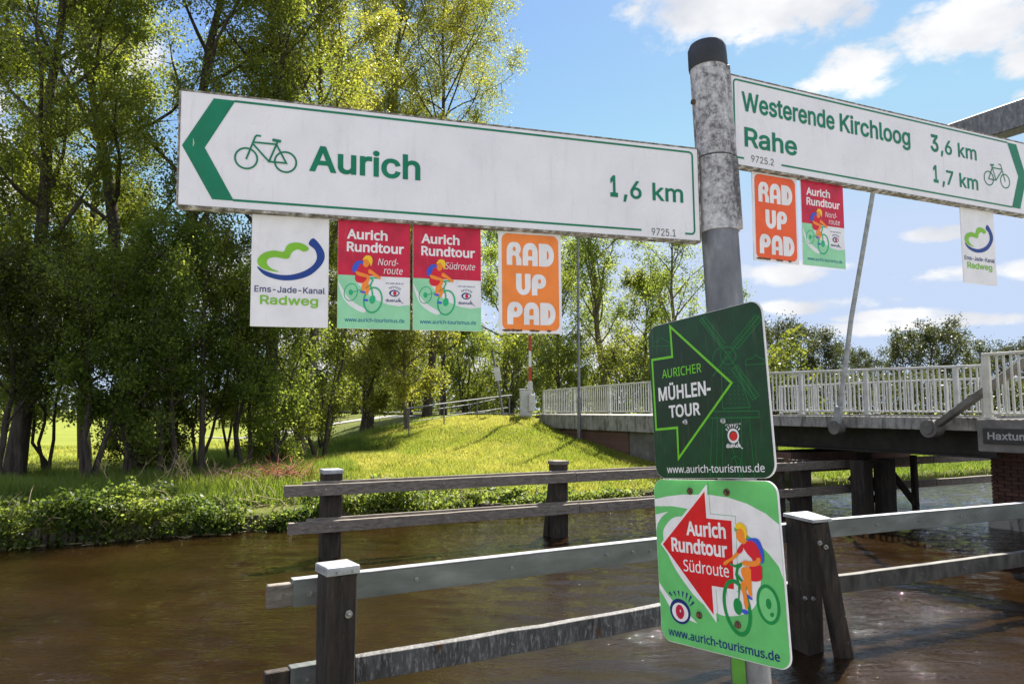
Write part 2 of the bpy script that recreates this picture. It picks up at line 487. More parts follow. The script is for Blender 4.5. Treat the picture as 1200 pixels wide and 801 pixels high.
class MB:
    """collects shapes into one mesh"""

    def __init__(s):
        s.v, s.f, s.m = [], [], []

    def add(s, vs, fs, mi=0):
        k = len(s.v)
        s.v += [tuple(x) for x in vs]
        s.f += [tuple(i + k for i in f) for f in fs]
        s.m += [mi] * len(fs)
        return s

    def box(s, x0, x1, y0, y1, z0, z1, mi=0):
        vs = [(x, y, z) for z in (z0, z1) for y in (y0, y1) for x in (x0, x1)]
        return s.add(vs, [(0, 2, 3, 1), (4, 5, 7, 6), (0, 1, 5, 4), (2, 6, 7, 3), (0, 4, 6, 2), (1, 3, 7, 5)], mi)

    def obox(s, p0, p1, wdt, hgt, up=(0, 0, 1), mi=0):
        """a bar from p0 to p1, wdt sideways, hgt along up"""
        p0, p1, up = Vector(p0), Vector(p1), Vector(up)
        d = (p1 - p0).normalized(); side = d.cross(up).normalized(); upv = side.cross(d)
        vs = []
        for p in (p0, p1):
            for a, b in ((-1, -1), (1, -1), (1, 1), (-1, 1)):
                vs.append(p + side * a * wdt / 2 + upv * b * hgt / 2)
        return s.add(vs, [(0, 1, 2, 3), (7, 6, 5, 4), (0, 4, 5, 1), (1, 5, 6, 2), (2, 6, 7, 3), (3, 7, 4, 0)], mi)

    def tube(s, pts, rs, n=8, cap=True, mi=0):
        pts = [Vector(p) for p in pts]
        if isinstance(rs, (int, float)):
            rs = [rs] * len(pts)
        ring = []
        ref = Vector((.31, .17, .94))
        for i, p in enumerate(pts):
            d = (pts[min(i + 1, len(pts) - 1)] - pts[max(i - 1, 0)])
            if d.length < 1e-9:
                d = Vector((0, 0, 1))
            d.normalize()
            if abs(d.dot(ref)) > .97:
                ref = Vector((1, 0, 0))
            a = d.cross(ref).normalized(); b = d.cross(a)
            ring += [p + (a * math.cos(2 * math.pi * k / n) + b * math.sin(2 * math.pi * k / n)) * rs[i] for k in range(n)]
        fs = []
        for i in range(len(pts) - 1):
            for k in range(n):
                a0 = i * n + k; a1 = i * n + (k + 1) % n
                fs.append((a0, a0 + n, a1 + n, a1))
        if cap:
            fs.append(tuple(range(n))); fs.append(tuple(range((len(pts) - 1) * n + n - 1, (len(pts) - 1) * n - 1, -1)))
        return s.add(ring, fs, mi)

    def build(s, name, mats, parent=None, bevel=0., sm=False, loc=None):
        me = bpy.data.meshes.new(name)
        me.from_pydata(s.v, [], s.f)
        mats = mats if isinstance(mats, (list, tuple)) else [mats]
        for m_ in mats:
            me.materials.append(m_)
        if any(s.m):
            me.polygons.foreach_set('material_index', s.m)
        bm = bmesh.new(); bm.from_mesh(me)
        bmesh.ops.recalc_face_normals(bm, faces=bm.faces)
        if bevel:
            es = [e for e in bm.edges if len(e.link_faces) == 2 and e.calc_face_angle(0) > .6]
            bmesh.ops.bevel(bm, geom=es, offset=bevel, segments=1, affect='EDGES', clamp_overlap=True)
        bm.to_mesh(me); bm.free()
        if sm:
            me.polygons.foreach_set('use_smooth', [True] * len(me.polygons))
            try:
                me.set_sharp_from_angle(angle=rad(40))
            except Exception:
                pass
        return link(name, me, parent, loc)


# ------------------------------------------------------------------ flat print helpers (sign-local metres, x right, y up, z towards viewer)
def fillpoly(mb, loops, z, mi=0):
    vl = [[Vector((x, y, 0)) for x, y in lp] for lp in loops]
    flat = [p for lp in vl for p in lp]
    tris = tessellate_polygon(vl)
    vs = [(p.x, p.y, z) for p in flat]
    fs = []
    for t in tris:
        a, b, c = (flat[i] for i in t)
        if (b - a).cross(c - a).z < 0:
            t = (t[0], t[2], t[1])
        fs.append(t)
    mb.add(vs, fs, mi)


def cat(pts, n=6, closed=True):
    """smooth curve through points"""
    out = []
    P = [Vector((*p, 0)) for p in pts]
    L = len(P)
    rng_ = range(L) if closed else range(L - 1)
    for i in rng_:
        if closed:
            p0, p1, p2, p3 = P[i - 1], P[i], P[(i + 1) % L], P[(i + 2) % L]
        else:
            p0, p1, p2, p3 = P[max(i - 1, 0)], P[i], P[i + 1], P[min(i + 2, L - 1)]
        for k in range(n):
            t = k / n
            q = .5 * ((2 * p1) + (-p0 + p2) * t + (2 * p0 - 5 * p1 + 4 * p2 - p3) * t * t + (-p0 + 3 * p1 - 3 * p2 + p3) * t ** 3)
            out.append((q.x, q.y))
    if not closed:
        out.append((P[-1].x, P[-1].y))
    return out


def ell(cx, cy, rx, ry, rot=0, n=28):
    c, s_ = math.cos(rot), math.sin(rot)
    return [(cx + rx * math.cos(a) * c - ry * math.sin(a) * s_, cy + rx * math.cos(a) * s_ + ry * math.sin(a) * c)
            for a in (2 * math.pi * k / n for k in range(n))]


def stroke(mb, pts, w, z, mi=0, closed=False):
    """a mitred strip"""
    P = [Vector((*p, 0)) for p in pts]
    L = len(P); ws = w if isinstance(w, (list, tuple)) else [w] * L
    vs = []
    for i in range(L):
        a = P[i - 1] if (i > 0 or closed) else P[i]
        b = P[(i + 1) % L] if (i < L - 1 or closed) else P[i]
        d1 = (P[i] - a); d2 = (b - P[i])
        if d1.length < 1e-9: d1 = d2
        if d2.length < 1e-9: d2 = d1
        d1 = d1.normalized(); d2 = d2.normalized()
        t = (d1 + d2)
        t = t.normalized() if t.length > 1e-6 else d1
        nn = Vector((-t.y, t.x, 0))
        k = 1 / max(.35, nn.dot(Vector((-d1.y, d1.x, 0))))
        vs += [P[i] + nn * ws[i] / 2 * k + Vector((0, 0, z)), P[i] - nn * ws[i] / 2 * k + Vector((0, 0, z))]
    fs = []
    for i in range(L if closed else L - 1):
        j = (i + 1) % L
        fs.append((2 * i, 2 * i + 1, 2 * j + 1, 2 * j))
    mb.add(vs, fs, mi)


def rrect(x0, x1, y0, y1, r, n=6):
    out = []
    for cx, cy, a0 in ((x1 - r, y1 - r, 0), (x0 + r, y1 - r, 90), (x0 + r, y0 + r, 180), (x1 - r, y0 + r, 270)):
        out += [(cx + r * math.cos(rad(a0 + 90 * k / n)), cy + r * math.sin(rad(a0 + 90 * k / n))) for k in range(n + 1)]
    return out


def flat_obj(mb, name, mats, parent):
    me = bpy.data.meshes.new(name)
    me.from_pydata(mb.v, [], mb.f)
    for m_ in (mats if isinstance(mats, (list, tuple)) else [mats]):
        me.materials.append(m_)
    if any(mb.m):
        me.polygons.foreach_set('material_index', mb.m)
    return link(name, me, parent)


try:
    GROTESK = bpy.data.fonts.load(bpy.utils.system_resource('DATAFILES', path='fonts') + '/Inter.woff2')
except Exception:
    GROTESK = None
try:
    HUMANIST = bpy.data.fonts.load(bpy.utils.system_resource('DATAFILES', path='fonts') + '/NotoSansKhmer-VariableFont_wdth,wght.woff2')
except Exception:
    HUMANIST = None


def contours(body, shear=0., font=0, steps=5):
    """outlines of a line of type as closed polygons, in em units"""
    cu = bpy.data.curves.new('lettering', 'FONT')
    if font == 0 and GROTESK:
        cu.font = GROTESK
    if font == 1 and HUMANIST:
        cu.font = HUMANIST
    cu.body = body; cu.size = 1; cu.shear = shear
    ob = bpy.data.objects.new('lettering', cu)
    C.objects.link(ob)
    dg = bpy.context.evaluated_depsgraph_get()
    oc = ob.evaluated_get(dg).to_curve(dg)
    out = []
    for sp in oc.splines:
        P = []
        if sp.type == 'BEZIER':
            bp = sp.bezier_points; n_ = len(bp)
            for i in range(n_):
                p0, p1 = bp[i], bp[(i + 1) % n_]
                a, b_, c, d = p0.co, p0.handle_right, p1.handle_left, p1.co
                st = (d - a).length
                straight = abs((b_ - a).cross(d - a).z) < 1e-5 and abs((c - a).cross(d - a).z) < 1e-5
                for k in range(1 if straight else steps):
                    t = k / steps if not straight else 0
                    q = a * (1 - t) ** 3 + 3 * b_ * t * (1 - t) ** 2 + 3 * c * t * t * (1 - t) + d * t ** 3
                    P.append((q.x, q.y))
        else:
            P = [(p.co.x, p.co.y) for p in sp.points]
        Q = []
        for p in P:
            if not Q or math.hypot(p[0] - Q[-1][0], p[1] - Q[-1][1]) > 1e-4:
                Q.append(p)
        if len(Q) > 2 and math.hypot(Q[0][0] - Q[-1][0], Q[0][1] - Q[-1][1]) < 1e-4:
            Q.pop()
        if len(Q) > 2:
            out.append(Q)
    bpy.data.objects.remove(ob)
    return out


def area(P):
    return .5 * sum(P[i - 1][0] * P[i][1] - P[i][0] * P[i - 1][1] for i in range(len(P)))


def inside(p, P):
    c = False
    for i in range(len(P)):
        (x1, y1), (x2, y2) = P[i - 1], P[i]
        if (y1 > p[1]) != (y2 > p[1]) and p[0] < (x2 - x1) * (p[1] - y1) / (y2 - y1) + x1:
            c = not c
    return c


def embolden(P, d, sgn):
    out = []; n_ = len(P)
    for i in range(n_):
        a, b_, c = P[i - 1], P[i], P[(i + 1) % n_]
        d1 = Vector((b_[0] - a[0], b_[1] - a[1])).normalized(); d2 = Vector((c[0] - b_[0], c[1] - b_[1])).normalized()
        n1 = Vector((d1.y, -d1.x)); n2 = Vector((d2.y, -d2.x)); m_ = n1 + n2
        if m_.length < .3:
            m_ = n1
        m_.normalize(); k = min(1.6, 1 / max(.4, m_.dot(n1)))
        out.append((b_[0] + m_.x * d * k * sgn, b_[1] + m_.y * d * k * sgn))
    return out


_cap = {}


def text(mb, body, x0, x1, yb, cap, z, bold=0., mi=0, shear=0., skew=0., font=0):
    """body between x0 and x1 on baseline yb, capital height cap"""
    if font not in _cap:
        c = contours('H', font=font); ys = [p[1] for q in c for p in q]; _cap[font] = (min(ys), max(ys))
    lo, hi = _cap[font]
    cs = contours(body, shear, font)
    big = max(cs, key=lambda q: abs(area(q)))
    sgn = 1 if area(big) > 0 else -1
    outs = [q for q in cs if area(q) * sgn > 0]; holes = [q for q in cs if area(q) * sgn < 0]
    if bold:
        outs = [embolden(q, bold, sgn) for q in outs]; holes = [embolden(q, bold, sgn) for q in holes]
    lo_, hi_ = lo - bold, hi + bold
    xa = min(p[0] for q in outs for p in q); xb = max(p[0] for q in outs for p in q)
    sx = (x1 - x0) / (xb - xa); sy = cap / (hi_ - lo_)
    T = lambda q: [(x0 + (p[0] - xa) * sx, yb + (p[1] - lo_) * sy + skew * (p[0] - xa) * sx) for p in q]
    fill_winding(mb, [T(q) for q in outs + holes], z, mi)


def fill_winding(mb, loops, z, mi=0):
    """fills outlines by the non-zero winding rule, so strokes of one letter may overlap"""
    S = 100.0
    vs, es = [], []
    for q in loops:
        k = len(vs); n_ = len(q)
        vs += [Vector((x * S, y * S)) for x, y in q]
        es += [(k + i, k + (i + 1) % n_) for i in range(n_)]
    V_, _, F_, _, _, _ = delaunay_2d_cdt(vs, es, [], 0, 1e-5)
    V_ = np.array([(v.x, v.y) for v in V_]); F_ = np.array([f[:3] for f in F_ if len(f) >= 3])
    cen = V_[F_].mean(1)
    A_ = np.concatenate([np.array(q) for q in loops]) * S
    B_ = np.concatenate([np.roll(np.array(q), -1, axis=0) for q in loops]) * S
    px_, py_ = cen[:, 0][:, None], cen[:, 1][:, None]
    cr = (B_[:, 0] - A_[:, 0])[None] * (py_ - A_[:, 1][None]) - (B_[:, 1] - A_[:, 1])[None] * (px_ - A_[:, 0][None])
    up = (A_[:, 1][None] <= py_) & (B_[:, 1][None] > py_) & (cr > 0)
    dn = (A_[:, 1][None] > py_) & (B_[:, 1][None] <= py_) & (cr < 0)
    wn = up.sum(1) - dn.sum(1)
    fs = []
    for f in F_[wn != 0]:
        a, b, c = V_[f[0]], V_[f[1]], V_[f[2]]
        f = [int(i) for i in f]
        if (b[0] - a[0]) * (c[1] - a[1]) - (b[1] - a[1]) * (c[0] - a[0]) < 0:
            f = [f[0], f[2], f[1]]
        fs.append(tuple(f))
    mb.add([(float(x) / S, float(y) / S, z) for x, y in V_], fs, mi)


def frame(o, x, yv):
    X = Vector(x).normalized(); Y = Vector(yv); Y = (Y - X * X.dot(Y)).normalized(); Nn = X.cross(Y)
    m_ = Matrix.Identity(4)
    for i in range(3):
        m_[i][0] = X[i]; m_[i][1] = Y[i]; m_[i][2] = Nn[i]; m_[i][3] = o[i]
    return m_


# ------------------------------------------------------------------ the setting: ground, water, road, path
def build_ground():
    def axis(knots):
        out = []
        for a, b, st in knots:
            out += list(np.arange(a, b, st))
        out.append(knots[-1][1])
        return np.array(out)
    us = axis([(-900, -100, 50), (-100, -20, 4), (-20, 34, .4), (34, 100, 4), (100, 1500, 70)])
    vs = axis([(-120, 0, 15), (0, 2, .5), (2, 3.2, .1), (3.2, 14.4, 1.4), (14.4, 16, .08), (16, 30, .3), (30, 60, 2), (60, 150, 10), (150, 1500, 75)])
    U, V = np.meshgrid(us, vs)
    Z = terrain(U, V)
    P = np.stack([U * UU.x + V * VV.x, U * UU.y + V * VV.y, Z], -1).reshape(-1, 3)
    nu, nv = len(us), len(vs)
    i = (np.arange(nv - 1)[:, None] * nu + np.arange(nu - 1)[None]).ravel()
    F = np.stack([i, i + 1, i + nu + 1, i + nu], 1)
    me = bpy.data.meshes.new('ground')
    me.from_pydata(P.tolist(), [], F.tolist())
    me.materials.append(M['ground']); me.materials.append(M['meadow'])
    vc = V.ravel()[F[:, 0]]; uc = U.ravel()[F[:, 0]]
    me.polygons.foreach_set('material_index', ((vc > 20.5) & (uc < 5) | (vc > 45)).astype(np.int32))
    me.polygons.foreach_set('use_smooth', [True] * len(F))
    tag(link('ground', me), kind='structure')


build_ground()


mb = MB(); mb.add([W(-60, -3.2, .66), W(60, -3.2, .66), W(60, 1.35, .66), W(-60, 1.35, .66)], [(0, 1, 2, 3)])
tag(mb.build('unseen_bounce_paving', M['path']), kind='structure')  # unseen grey paving, added so neutral light bounces onto the signs


def build_water():
    us = np.concatenate([[-300, -60, -25, -14], np.arange(-9, -2, .12), np.arange(-2, 12, .07), np.arange(12, 20, .10), np.arange(20, 34, .3), [40, 60, 400]])
    vs = np.concatenate([[2.2], np.arange(2.5, 9, .052), np.arange(9, 15.2, .08), [15.6]])
    U, V = np.meshgrid(us, vs)
    X = U * UU.x + V * VV.x; Y = U * UU.y + V * VV.y
    r = np.random.default_rng(5)
    Z = np.zeros_like(X)
    for k in range(56):
        lam = .16 * (4.2 ** r.random()); kk = 2 * math.pi / lam
        th = math.pi / 2 - .22 + r.normal() * .36
        ph = r.uniform(0, 6.28)
        amp = .00185 * (lam / .4) ** .9
        env = .65 + .5 * np.sin(X * r.uniform(.2, .7) + r.uniform(0, 6)) * np.sin(Y * r.uniform(.2, .8) + r.uniform(0, 6))
        Z += amp * env * np.sin(kk * (X * math.cos(th) + Y * math.sin(th)) + ph + .5 * np.sin(X * .9 + Y * .4 + ph))
    calm = .75 + .25 * smooth((U + V * .3 - 3) / 9)          # livelier towards the bridge
    inner = (U > -9) & (U < 30) & (V < 15.15)
    Z = np.where(inner, (Z + .12 * np.abs(Z) ) * calm, 0)
    P = np.stack([X, Y, Z], -1).reshape(-1, 3)
    nu, nv = len(us), len(vs)
    i = (np.arange(nv - 1)[:, None] * nu + np.arange(nu - 1)[None]).ravel().astype(np.int32)
    F = np.stack([i, i + 1, i + nu + 1, i + nu], 1)
    me = bpy.data.meshes.new('water')
    me.vertices.add(len(P)); me.vertices.foreach_set('co', P.reshape(-1).astype(np.float32))
    me.loops.add(len(F) * 4); me.loops.foreach_set('vertex_index', F.reshape(-1))
    me.polygons.add(len(F)); me.polygons.foreach_set('loop_start', np.arange(0, len(F) * 4, 4, dtype=np.int32)); me.polygons.foreach_set('loop_total', np.full(len(F), 4, dtype=np.int32))
    me.update(); me.polygons.foreach_set('use_smooth', [True] * len(F)); me.materials.append(M['water'])
    tag(link('water', me), kind='structure')


build_water()
mb = MB()
pts = [(v, 2.09 if v < 60 else 2.09 - 1.32 * float(smooth((v - 60) / 60))) for v in (24.3, 40, 60, 75, 90, 105, 120, 200)]
for (v0, z0), (v1, z1) in zip(pts, pts[1:]):
    k = len(mb.v)
    mb.add([W(14.0, v0, z0), W(18.0, v0, z0), W(18.0, v1, z1), W(14.0, v1, z1)], [(0, 1, 2, 3)])
tag(mb.build('road', M['asphalt']), kind='structure')
mb = MB()
for i in range(16):
    def pp(i, s_):
        x = -2 - i * .9 - .03 * i * i; y = 36 + i * .55
        u = x * UU.x + y * UU.y; v = x * VV.x + y * VV.y + s_
        return W(u, v, float(terrain(u, v)) + .03)
    mb.add([pp(i, -.9), pp(i + 1, -.9), pp(i + 1, .9), pp(i, .9)], [(0, 1, 2, 3)])
tag(mb.build('path', M['path']), kind='structure')


# ------------------------------------------------------------------ leaf clouds
def leaf_mesh(name, P, size, mat, tint, flat=.0, aspect=.55, updir=None):
    """rhombic leaves at points P"""
    n_ = len(P)
    d = rng.normal(size=(n_, 3)); d[:, 2] -= .35
    d /= np.linalg.norm(d, axis=1)[:, None]
    r = rng.normal(size=(n_, 3)); r[:, 2] += flat * 2
    s_ = np.cross(d, r); s_ /= np.linalg.norm(s_, axis=1)[:, None] + 1e-9
    L = (size * rng.uniform(.6, 1.25, n_))[:, None]
    Wd = L * aspect / 2
    V = np.empty((n_, 4, 3))
    V[:, 0] = P; V[:, 1] = P + d * L * .45 + s_ * Wd; V[:, 2] = P + d * L; V[:, 3] = P + d * L * .45 - s_ * Wd
    return quads(name, V, mat, tint)


def quads(name, V, mat, tint, nv=4):
    n_ = len(V)
    me = bpy.data.meshes.new(name)
    me.vertices.add(n_ * nv); me.vertices.foreach_set('co', V.reshape(-1).astype(np.float32))
    me.loops.add(n_ * nv); me.loops.foreach_set('vertex_index', np.arange(n_ * nv, dtype=np.int32))
    me.polygons.add(n_)
    me.polygons.foreach_set('loop_start', np.arange(0, n_ * nv, nv, dtype=np.int32))
    me.polygons.foreach_set('loop_total', np.full(n_, nv, dtype=np.int32))
    me.update()
    at = me.attributes.new('tint', 'FLOAT', 'FACE')
    at.data.foreach_set('value', np.clip(tint, 0, 1).astype(np.float32))
    me.materials.append(mat)
    return me


def grow(H, r0, cb, R, nlimb, seed, lean=(0, 0), up=.5, stems=1, prof=None, sub=7, twig=6, wander=.25, droop=0.):
    """returns trunk tubes and leaf anchor points with weights"""
    r = random.Random(seed)
    tubes, anchors = [], []
    prof = prof or (lambda t: math.sin(math.pi * min(1, max(0, .12 + .83 * t))) ** .6)

    def rv(s_=1):
        return Vector((r.gauss(0, s_), r.gauss(0, s_), r.gauss(0, s_)))
    for st in range(stems):
        a = 2 * math.pi * st / stems + r.random()
        off = Vector((math.cos(a), math.sin(a), 0)) * (0 if stems == 1 else r0 * 1.1)
        out = Vector((math.cos(a), math.sin(a), 0)) * (0 if stems == 1 else r.uniform(.05, .16) * H)
        hs = H * (1 if st == 0 else r.uniform(.75, .97))
        pts, n_ = [], 9
        wv = Vector((0, 0, 0))
        for i in range(n_ + 1):
            t = i / n_
            if i: wv += Vector((r.gauss(0, wander), r.gauss(0, wander), 0)) * .35
            pts.append(off + out * t ** 1.3 + Vector((lean[0] * t, lean[1] * t, hs * t)) + wv)
        rs = [max(.02, r0 * (1 - .86 * (i / n_) ** .9) * (1.25 if i == 0 else 1)) for i in range(n_ + 1)]
        tubes.append((pts, rs, 9))

        def at(t):
            k = min(n_ - 1, int(t * n_)); f = t * n_ - k
            return pts[k].lerp(pts[k + 1], f), rs[k] * (1 - f) + rs[k + 1] * f
        az = r.random() * 6.28
        nl = nlimb // stems
        for i in range(nl):
            t = cb + (1 - cb) * ((i + r.random() * .7) / nl) * .97
            p, rr = at(min(t, .995))
            az += 2.4 + r.gauss(0, .35)
            L = R * prof((t - cb) / (1 - cb)) * r.uniform(.65, 1.15)
            d = Vector((math.cos(az), math.sin(az), up + .5 * t + r.gauss(0, .15))).normalized()
            lp, q = [p], p.copy()
            ns = 6
            for k in range(ns):
                d = (d + Vector((0, 0, .10 - droop)) + rv(.12)).normalized()
                q = q + d * L / ns
                lp.append(q.copy())
            lr = [max(.008, min(rr * .55, .02 + L * .018) * (1 - .8 * k / ns)) for k in range(ns + 1)]
            tubes.append((lp, lr, 6))
            for j in range(sub):
                f = .34 + .66 * (j + r.random()) / sub
                kk = min(ns - 1, int(f * ns)); sp = lp[kk].lerp(lp[kk + 1], f * ns - kk)
                dd = (lp[kk + 1] - lp[kk]).normalized()
                sd = (dd * .6 + rv(.55) + Vector((0, 0, .15 - droop * 2))).normalized()
                SL = L * r.uniform(.28, .5) * (1.15 - .5 * f)
                spts, sq = [sp], sp.copy()
                for k in range(3):
                    sd = (sd + rv(.15) + Vector((0, 0, -droop))).normalized(); sq = sq + sd * SL / 3; spts.append(sq.copy())
                tubes.append((spts, [.012 + SL * .006, .009, .006, .003], 4))
                wgt = r.lognormvariate(0, .55)
                for m_ in range(twig):
                    f2 = .2 + .8 * (m_ + r.random()) / twig
                    k2 = min(2, int(f2 * 3)); tp = spts[k2].lerp(spts[k2 + 1], f2 * 3 - k2)
                    td = (sd * .5 + rv(.6)).normalized()
                    TL = SL * r.uniform(.25, .5)
                    te = tp + td * TL
                    if r.random() < .6:
                        tubes.append(([tp, te], [.005, .002], 3))
                    for s2 in (.2, .5, .8, 1.05):
                        anchors.append((*(tp.lerp(te, s2)), wgt * r.uniform(.4, 1.5)))
    return tubes, np.array(anchors)


def make_tree(name, label, catg, x, y, H, r0, cb, R, nlimb, nleaf, lsize, seed, mat, group=None, bark='bark', spread=.22, z=None, yellow=None, **kw):
    u = x * UU.x + y * UU.y; v = x * VV.x + y * VV.y
    zb = (float(terrain(u, v)) if z is None else z) - .08
    root = empty(name, loc=(x, y, zb), label=label, cat=catg, group=group)
    tubes, A = grow(H, r0, cb, R, nlimb, seed, **kw)
    mb = MB()
    for pts, rs, n_ in tubes:
        mb.tube(pts, rs, n_, cap=False)
    me = bpy.data.meshes.new('trunk'); me.from_pydata(mb.v, [], mb.f)
    me.materials.append(M[bark]); me.polygons.foreach_set('use_smooth', [True] * len(mb.f))
    link('trunk', me, root)
    w = A[:, 3] ** .8; w = w / w.sum()
    idx = rng.choice(len(A), nleaf, p=w)
    P = A[idx, :3] + rng.normal(size=(nleaf, 3)) * spread * rng.uniform(.2, 1.0, (nleaf, 1))
    P[:, 2] = np.maximum(P[:, 2], .1)
    # thin out what no camera near the photograph's would see (well above or beside the frame)
    wx, wy, wz = P[:, 0] + x, np.maximum(P[:, 1] + y, 1), P[:, 2] + zb - 2.3
    sx = 600 + 860 * wx / wy; sy = 478 - 860 * wz / wy
    keep = ((sx > -170) & (sx < 1370) & (sy > -110)) | (rng.random(nleaf) < .22)
    P = P[keep]; idx = idx[keep]; nleaf = len(P)
    clump = (np.sin(A[idx, 0] * 1.9 + seed) + np.sin(A[idx, 1] * 2.3) + np.sin(A[idx, 2] * 1.7)) / 6
    tint = np.clip(.5 + clump + rng.normal(size=nleaf) * .2, 0, 1)
    me = leaf_mesh('crown', P, lsize, M[mat], tint)
    link('crown', me, root)
    return root


# ================================================================== the signpost
def axis_pt(z):
    k = 3.087 - z
    return Vector((.4317 + .0331 * k, 1.56 - .035 * k, z))


post = empty('signpost', loc=axis_pt(.6), label='galvanised steel signpost with a black cap and lichen covered white sleeve', cat='signpost')


def rel(p):
    return Vector(p) - axis_pt(.6)


mb = MB(); mb.tube([rel(axis_pt(z)) for z in (.4, 1.2, 2.0, 2.69)], .0385, 40)
mb.build('post', M['galv'], post, sm=True)
mb = MB(); mb.tube([rel(axis_pt(z)) for z in (2.841, 2.9, 2.98, 3.05)], .0395, 40)
mb.build('upper_sleeve', M['lichen'], post, sm=True)
mb = MB(); mb.tube([rel(axis_pt(z)) for z in (2.676, 2.686, 2.76, 2.837)], [.0422, .0411, .0408, .0408], 40)
lo_sl = mb.build('lower_sleeve', M['lichen'], post, sm=True)
rd = Vector((.93, -.36, 0))
mb = MB()
a0, a1 = rel(axis_pt(2.842)) + rd * .0405, rel(axis_pt(3.046)) + rd * .0405
mb.obox(a0, a1, .016, .012, up=rd)
mb.build('sleeve_flange', M['lichen'], post, bevel=.002)
mb = MB(); mb.obox(rel(axis_pt(2.68)) + rd * .0420, rel(axis_pt(2.836)) + rd * .0420, .018, .013, up=rd)
mb.build('sleeve_flange', M['lichen'], post, bevel=.002)
mb = MB(); mb.tube([rel(axis_pt(z)) for z in (3.044, 3.05, 3.09, 3.1, 3.104)], [.0412, .0422, .0416, .0370, .027], 40)
mb.build('cap', M['cap_black'], post, sm=True)
mb = MB()
lf = Vector((-.8, -.6, 0))
mb.tube([rel(axis_pt(2.965)) - Vector((.038, .010, 0)), rel(axis_pt(2.965)) - Vector((.044, .012, 0))], .006, 8)
mb.build('bolt', M['rust'], post)
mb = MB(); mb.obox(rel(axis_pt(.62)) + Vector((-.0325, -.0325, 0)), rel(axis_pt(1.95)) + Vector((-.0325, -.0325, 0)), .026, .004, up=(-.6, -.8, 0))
mb.build('green_reflection_strip', M['strip'], post)  # coloured strip standing in for a green reflection on the pole


def board(frm, label, name='direction_sign'):
    root = empty(name, frm, label=label, cat='direction sign')
    mb = MB(); mb.box(0, 1.0125, -.2, 0, -.02, 0)
    mb.build('board', M['enamel'], root, bevel=.0015)
    mb = MB()
    mb.box(-.0006, 1.0131, -.2032, -.1996, -.0206, .0008)
    mb.build('bottom_rim', M['edge'], root)
    mb = MB()
    mb.box(-.0006, 1.0131, -.0006, .0022, -.0206, .0004)
    mb.build('top_rim', M['edge'], root)
    mb = MB(); mb.box(-.0025, -.0003, -.1994, -.0008, -.0204, .0005)
    mb.box(1.0128, 1.0148, -.1994, -.0008, -.0204, .0005)
    mb.build('end_rim', M['edge'], root)
    return root


def bike_symbol(parent, mat, dx=0., dy=0., flip=False, w=.0031, sc=1.0):
    mb = MB()
    cx = .14
    T = lambda x, y: ((cx + (-1 if flip else 1) * (x - cx) * sc) + dx, (-.1 + (y + .1) * sc) + dy)
    S = lambda pts, ww, z, cl=False: stroke(mb, [T(*p) for p in pts], ww, z, 0, cl)
    z = .0009
    S(ell(.1071, -.1095, .0182, .0182), w, z, True)
    S(ell(.1726, -.1100, .0182, .0182), w, z + .0001, True)
    S([(.1307, -.0674), (.1238, -.0668), (.1213, -.0695), (.1071, -.1110)], w, z + .0002)
    S([(.1189, -.0795), (.1572, -.0795)], w, z + .0003)
    S([(.1180, -.0830), (.1448, -.1119)], w, z + .0004)
    S([(.1590, -.0735), (.1448, -.1119), (.1738, -.1119), (.1568, -.0800)], w, z + .0005)
    S([(.1498, -.0722), (.1643, -.0735)], w * 1.6, z + .0006)
    return flat_obj(mb, 'bicycle_symbol', mat, parent)


FL = frame((-.5654, 1.2091, 2.8417), (.9501, .3117, .0107), (0, 0, 1))
FR = frame((.4780, 1.5431, 3.0261), (.9149, .4037, -.0043), (0, 0, 1))
G_ = M['dgreen']
L = board(FL, 'long white arrow sign pointing left to Aurich, 1,6 km')
mb = MB()
fillpoly(mb, [[(.0043, -.0965), (.0525, -.0085), (.0876, -.0085), (.0401, -.0972), (.0887, -.1862), (.0538, -.1862)]], .0006)
flat_obj(mb, 'arrow_chevron', G_, L)
mb = MB()
r_ = .008
arc = [(.9985 - r_ + r_ * math.cos(a), -.0095 - r_ + r_ * math.sin(a)) for a in np.linspace(math.pi / 2, 0, 6)]
arc2 = [(.9985 - r_ + r_ * math.cos(a), -.1862 + r_ + r_ * math.sin(a)) for a in np.linspace(0, -math.pi / 2, 6)]
stroke(mb, [(.086, -.0095)] + arc + arc2 + [(.9756, -.1862)], .0040, .0006)
stroke(mb, [(.087, -.1852), (.8731, -.1852)], .0040, .0006)
flat_obj(mb, 'border_line', G_, L)
bike_symbol(L, G_)
mb = MB(); text(mb, 'Aurich', .2128, .4134, -.1222, .0475, .0008, bold=.020); flat_obj(mb, 'destination_lettering', G_, L)
mb = MB(); text(mb, '1', .8043, .8215, -.1209, .0448, .0008, bold=.03)
text(mb, ',6', .8335, .8755, -.1209, .0375, .0008, bold=.014)
flat_obj(mb, 'distance_number', G_, L)
mb = MB(); text(mb, 'km', .9009, .9734, -.1209, .0375, .0008, bold=.014)
flat_obj(mb, 'unit_lettering', G_, L)
mb = MB(); text(mb, '9725.1', .8968, .9531, -.1945, .0150, .0008); flat_obj(mb, 'number_lettering', M['green_b'], L)
mb = MB(); stroke(mb, [(.0215, -.083), (.0225, -.091), (.0215, -.097)], [.0006, .0022, .0006], .0008); flat_obj(mb, 'scratch', M['paleline'], L)

